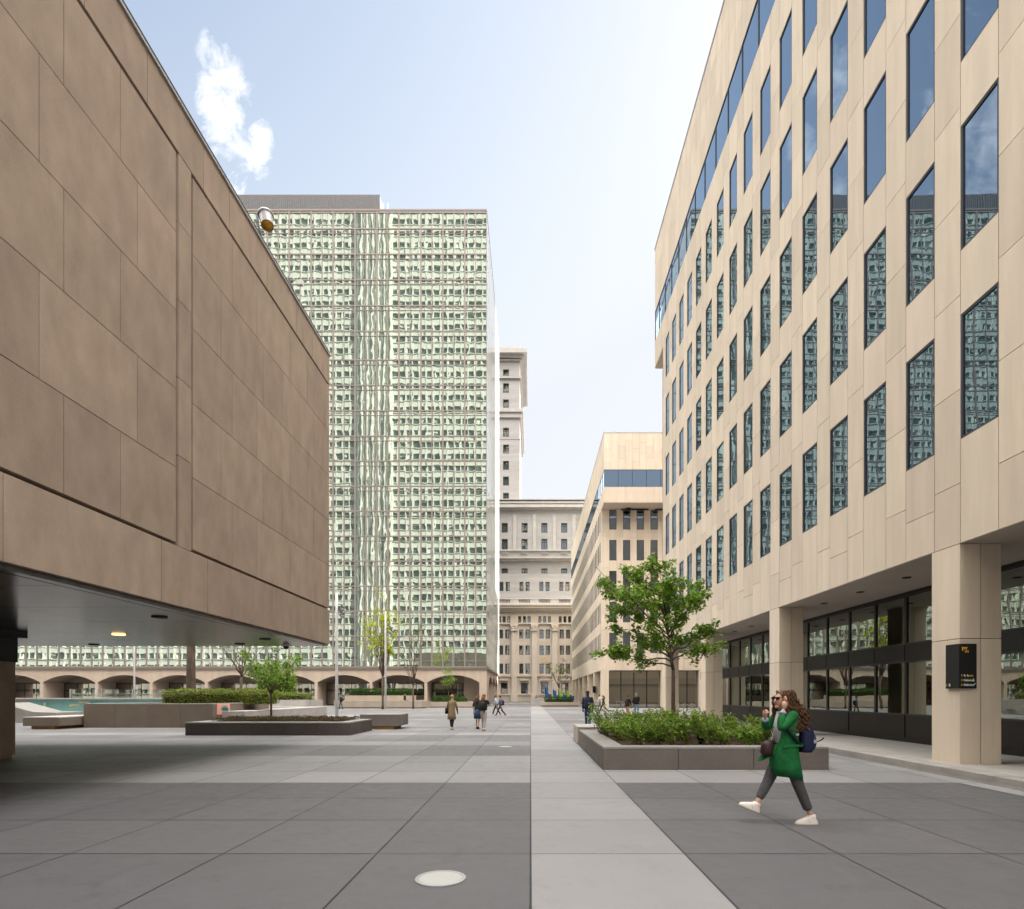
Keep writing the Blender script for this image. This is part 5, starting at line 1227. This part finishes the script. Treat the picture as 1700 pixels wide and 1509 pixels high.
# ---------------------------------------------------------------- the woman in the green coat, walking left
YW = 7.09
def W(px_, py_, dy=0.0):  # point on her plane; dy towards the far side
    return Vector((gx(px_, YW), YW + dy, gz(py_, YW)))
WO = Vector((3.16, YW, 0)); WE = empty('person', WO, 0, 'curly-haired woman in green coat striding left with hand to her cheek and navy backpack', 'person')
hipc = Vector((3.155, YW, .88)); chc = Vector((3.175, YW, 1.26)); nkc = Vector((3.15, YW, 1.41)); hd = Vector((3.125, YW, 1.525))
bd = MB()
NL, FR_ = -.085, .085   # near leg (her left) is towards the camera
pts = [hipc, hipc + Vector((0, 0, .18)), chc, nkc, hd + Vector((-.012, 0, -.075)), hd + Vector((-.012, 0, -.015)), hd + Vector((.012, 0, .05))]
rad = [(.07, .08), (.07, .08), (.08, .10), (.048, .048), (.06, .052), (.078, .068), (.066, .06)]
ed = [(i, i + 1) for i in range(6)]
# planted rear leg, leading leg
rk, ra = Vector((3.285, YW + NL, .485)), Vector((3.455, YW + NL * .8, .085)); lk, la = Vector((2.985, YW + FR_, .50)), Vector((2.825, YW + FR_ * .7, .215))
b0 = 7; pts += [rk, ra, ra + Vector((-.02, 0, -.04)), ra + Vector((-.15, 0, -.06))]; rad += [.042, .032, .034, .03]; ed += [(0, 7), (7, 8), (8, 9), (9, 10)]
pts += [lk, la, la + Vector((-.03, 0, -.03)), la + Vector((-.13, 0, .015))]; rad += [.042, .032, .034, .028]; ed += [(0, 11), (11, 12), (12, 13), (13, 14)]
ns, ne, nh = Vector((3.205, YW - .165, 1.345)), Vector((3.005, YW - .21, 1.175)), Vector((3.085, YW - .135, 1.425))
fs_, fe, fh = Vector((3.155, YW + .155, 1.345)), Vector((2.985, YW + .16, 1.165)), Vector((2.935, YW + .05, 1.315))
pts += [ns, ne, nh]; rad += [.04, .032, .024]; ed += [(2, 15), (15, 16), (16, 17)]
pts += [fs_, fe, fh]; rad += [.04, .03, .023]; ed += [(2, 18), (18, 19), (19, 20)]
add_skin(bd, pts, ed, rad, 2)
hand(bd, nh, Vector((.25, .05, 1)), 1, 1.0, .35); hand(bd, fh, Vector((-.05, -.1, 1)), -1, .92, fist=(.75, -.6, -.1))
# face looks to -X and slightly to the camera
fd = Vector((-.93, -.37, 0)).normalized(); sdv = Vector((-fd.y, fd.x, 0)); up3 = Vector((0, 0, 1))
def fc(f, s, u): return hd + fd * f + sdv * s + up3 * u
bd.ball(fc(.045, 0, -.01), .062, .062, .088, 14)
bd.tube([fc(.098, 0, .025), fc(.118, 0, -.008), fc(.122, 0, -.018), fc(.1, 0, -.026)], [.007, .011, .014, .010], 8)
bd.ball(fc(.086, 0, -.082), .026, .03, .02, 8)
bd.build('body', mat('skin', (.56, .33, .24), .5, var=.08, nscale=12), WE)
lp = MB(); lp.ball(fc(.103, 0, -.050), .009, .020, .007, 8); lp.build('lips', mat('lip_skin', (.42, .15, .13), .5), WE)
gl = MB()
for s in (-1, 1):
    c_ = fc(.102, s * .034, .020); u_ = sdv * .029; v_ = up3 * .02
    gl.add([c_ - u_ - v_ * .8, c_ + u_ - v_ * .8, c_ + u_ * 1.05 + v_, c_ - u_ * 1.05 + v_, c_ - u_ - v_ * .8 + fd * .008, c_ + u_ - v_ * .8 + fd * .008, c_ + u_ * 1.05 + v_ + fd * .008, c_ - u_ * 1.05 + v_ + fd * .008], [(4, 5, 6, 7), (0, 3, 2, 1), (0, 1, 5, 4), (1, 2, 6, 5), (2, 3, 7, 6), (3, 0, 4, 7)])
    gl.tube([fc(.10, s * .062, .03), fc(.05, s * .078, .03), fc(-.02, s * .078, .025)], .004, 5)
gl.tube([fc(.108, -.01, .028), fc(.108, .01, .028)], .004, 5); gl.build('sunglasses', mat('sunglasses_black', (.01, .008, .008), .1, spec=.8), WE)
# curly hair: many small curls around the skull and shoulders
random.seed(5); hm = MB(); hm.ball(hd + Vector((.03, .005, .028)), .098, .09, .098, 14)
hm.loft([(3.235, YW + .01, 1.27, .07, .13), (3.22, YW + .01, 1.38, .105, .155), (3.185, YW + .01, 1.47, .105, .135), (3.16, YW + .005, 1.56, .09, .11)], 14)
for i in range(520):
    t = rv(0, 1); z = 1.655 - t * .42; ang = rv(-2.5, 2.5); rx = .075 + .075 * min(1, t * 1.6) + rv(-.01, .03); cx = 3.150 + .045 * min(1, t * 2) + (.03 if t > .55 else 0)
    p = Vector((cx + math.cos(ang) * rx * (1.0 + .25 * (t > .4)), YW + math.sin(ang) * rx * 1.05, z))
    if p.x < 3.10 and t > .12 and p.y < YW + .03: 
        if p.y < YW - .085 or t < .3: continue
        continue
    q = []; a0 = rv(0, 6.28); cr_ = rv(.009, .019)
    for k in range(9): q.append(p + Vector((math.cos(a0 + k * 1.1) * cr_, math.sin(a0 + k * 1.1) * cr_, -.013 * k + rv(-.002, .002))) + Vector((.0015 * k, 0, 0)))
    hm.tube(q, .0065, 4, cap=False)
for i in range(45):  # curls falling in front of the far shoulder
    p = Vector((3.075 + rv(-.02, .02), YW + rv(.085, .125), rv(1.42, 1.58))); a0 = rv(0, 6.28); hm.tube([p + Vector((math.cos(a0 + k) * .012, math.sin(a0 + k) * .012, -.016 * k)) for k in range(9)], .006, 4, cap=False)
hm.build('hair', mat('curly_brown_hair', (.085, .042, .02), .55, var=.35, nscale=25, col2=(.17, .09, .045)), WE)
# trousers
tr2 = MB(); gap = Vector((0, 0, 0))
pts = [hipc + Vector((0, 0, .05)), hipc, hipc + Vector((.01, NL, -.07)), (hipc + Vector((.01, NL, 0))).lerp(rk, .55), rk, rk.lerp(ra, .5), rk.lerp(ra, .80), hipc + Vector((-.01, FR_, -.07)), (hipc + Vector((-.01, FR_, 0))).lerp(lk, .55), lk, lk.lerp(la, .5), lk.lerp(la, .80)]
add_skin(tr2, pts, [(0, 1), (1, 2), (2, 3), (3, 4), (4, 5), (5, 6), (1, 7), (7, 8), (8, 9), (9, 10), (10, 11)], [(.11, .13), (.115, .135), .092, .088, .072, .062, .058, .088, .085, .068, .058, .05], 2)
tr2.build('trousers', mat('grey_wool', (.085, .085, .09), .9, var=.2, nscale=30, bump=.3, bscale=60), WE)
# coat: flared loft leaning with the stride
ct = MB()
ct.loft([(3.165, YW, .585, .168, .20), (3.163, YW, .70, .172, .20), (3.16, YW, .86, .160, .19), (3.165, YW, 1.00, .138, .175), (3.175, YW, 1.14, .128, .178), (3.18, YW, 1.27, .130, .19), (3.178, YW, 1.345, .11, .178), (3.165, YW, 1.39, .078, .11), (3.155, YW, 1.42, .06, .065)], 24, p=2.4)
for i, v in enumerate(ct.v):   # soft folds towards the hem
    x, y, z = v; t = max(0, (1.1 - z) / .5); a_ = math.atan2(y - YW, x - 3.165); f = 1 + .05 * t * math.sin(a_ * 7 + z * 3); ct.v[i] = (3.165 + (x - 3.165) * f - .02 * t * math.sin(z * 9), YW + (y - YW) * f, z + (.02 * math.sin(a_ * 2) if z < .6 else 0))
for (sh, el, wr) in ((ns, ne, nh), (fs_, fe, fh)):
    e1 = el.lerp(wr, .74); add_skin(ct, [sh + (chc - sh) * .3 + Vector((0, 0, .03)), sh, sh.lerp(el, .5), el, el.lerp(wr, .4), e1], [(i, i + 1) for i in range(5)], [.07, .072, .064, .062, .056, .048], 2)
ct.add([(3.03, YW - .10, .98), (2.95, YW + .03, .92), (2.86, YW + .05, .80), (2.84, YW + .03, .76), (2.90, YW + .0, .78), (2.99, YW - .08, .86), (3.03, YW - .09, .985), (2.95, YW + .045, .925), (2.86, YW + .065, .805), (2.84, YW + .045, .765)], [(0, 1, 2, 3, 4, 5), (9, 8, 7, 6, 5, 4)])
ct.build('coat', mat('green_wool_coat', (.008, .135, .035), .85, var=.25, nscale=7, bump=1.0, bscale=11), WE)
pk = MB(); pk.add([(3.06, YW - .188, .985), (3.30, YW - .175, 1.0), (3.30, YW - .18, .965), (3.06, YW - .193, .95), (3.06, YW - .18, .985), (3.30, YW - .165, 1.0), (3.30, YW - .17, .965), (3.06, YW - .185, .95)], [(0, 3, 2, 1), (0, 1, 5, 4), (3, 7, 6, 2), (0, 4, 7, 3), (1, 2, 6, 5)]); pk.build('coat_flap', 'leaf' if False else mat('green_wool_flap', (.008, .12, .032), .85), WE)
cf = MB(); cf.tube([ne.lerp(nh, .72), ne.lerp(nh, .84)], [.044, .036], 12); cf.tube([fe.lerp(fh, .72), fe.lerp(fh, .84)], [.044, .036], 12); cf.build('shirt_cuffs', mat('pale_blue_shirt', (.28, .34, .48), .8), WE)
sh_ = MB(); sh_.loft([(3.075, YW - .01, 1.0, .06, .10), (3.085, YW - .01, 1.2, .065, .11), (3.11, YW, 1.385, .045, .06)], 12); sh_.build('grey_shirt', mat('pale_grey_shirt', (.42, .43, .45), .85), WE)
for (ak, tilt, nm) in ((ra, 0, 'p'), (la, .42, 'l')):
    f_ = MB(); fb = MB(); fb.loft([(-.06, 0, -.085, .140, .044), (-.06, 0, -.068, .141, .045), (-.055, 0, -.045, .130, .043), (-.03, 0, -.015, .085, .038), (.0, 0, .01, .052, .036), (.004, 0, .03, .046, .034)], 24, p=2.4)
    rot = Matrix.Rotation(tilt, 3, 'Y'); f_.add([ak + rot @ Vector(v) for v in fb.v], fb.f, 0, True); o_ = f_.build('shoe', mat('white_sneaker', (.70, .64, .60), .6), WE)
    so2 = MB(); fb = MB(); fb.loft([(-.06, 0, -.094, .143, .047), (-.06, 0, -.074, .145, .048)], 24, p=2.4); so2.add([ak + rot @ Vector(v) for v in fb.v], fb.f, 0, True)
    for q in range(4): a_ = ak + rot @ Vector((-.07 - q * .022, -.03, -.012 - q * .008)); c_ = ak + rot @ Vector((-.07 - q * .022, .03, -.012 - q * .008)); so2.tube([a_, (a_ + c_) / 2 + Vector((0, 0, .012)), c_], .004, 4)
    for s_ in (-1, 1): so2.add([ak + rot @ Vector(v) for v in ((-.03, s_ * .0445, -.06), (-.10, s_ * .043, -.068), (-.085, s_ * .040, -.035), (-.05, s_ * .041, -.03))], [(0, 1, 2, 3), (3, 2, 1, 0)])
    so2.build('sole_and_laces', mat('sole_cream', (.42, .38, .33), .7), o_)
bp_ = MB(); bp_.loft([(3.385, YW - .0, .885, .075, .13), (3.395, YW, .93, .095, .145), (3.395, YW, 1.12, .09, .145), (3.375, YW, 1.24, .075, .135), (3.35, YW, 1.30, .045, .11)], 20, p=3.2)
bp_.loft([(3.475, YW, .93, .025, .10), (3.485, YW, 1.0, .035, .115), (3.475, YW, 1.10, .025, .11)], 14, p=3)
bo = bp_.build('backpack', mat('navy_nylon', (.012, .016, .055), .6, bump=.3, bscale=25), WE)
st_ = MB()
for s in (-1, 1): st_.tube([(3.33, YW + s * .11, 1.27), (3.23, YW + s * .135, 1.405), (3.10, YW + s * .165, 1.31), (3.10, YW + s * .20, 1.18), (3.2, YW + s * .20, 1.05), (3.33, YW + s * .14, .95)], .018, 8)
st_.tube([(3.47, YW - .04, 1.08), (3.5, YW - .05, 1.0), (3.58, YW - .05, 1.03), (3.62, YW - .05, 1.06)], .008, 5); st_.build('strap', mat('strap_black', (.01, .01, .015), .7), bo)
bk_ = MB(); bk_.box(3.20, 3.235, YW - .215, YW - .20, 1.10, 1.125); bk_.box(3.44, 3.49, YW - .13, YW - .10, 1.0, 1.04); bk_.build('buckle', 'metal_light', bo)
hb = MB(); hb.loft([(2.935, YW - .02, .84, .06, .05), (2.93, YW - .02, .88, .085, .06), (2.94, YW - .02, .99, .075, .05), (2.96, YW - .02, 1.03, .045, .03)], 14, p=3); hb.tube([(2.90, YW - .02, 1.0), (2.96, YW - .03, 1.12), (3.0, YW - .05, 1.2)], .007, 5); hb.build('handbag', mat('dark_brown_leather', (.03, .012, .012), .4), WE)
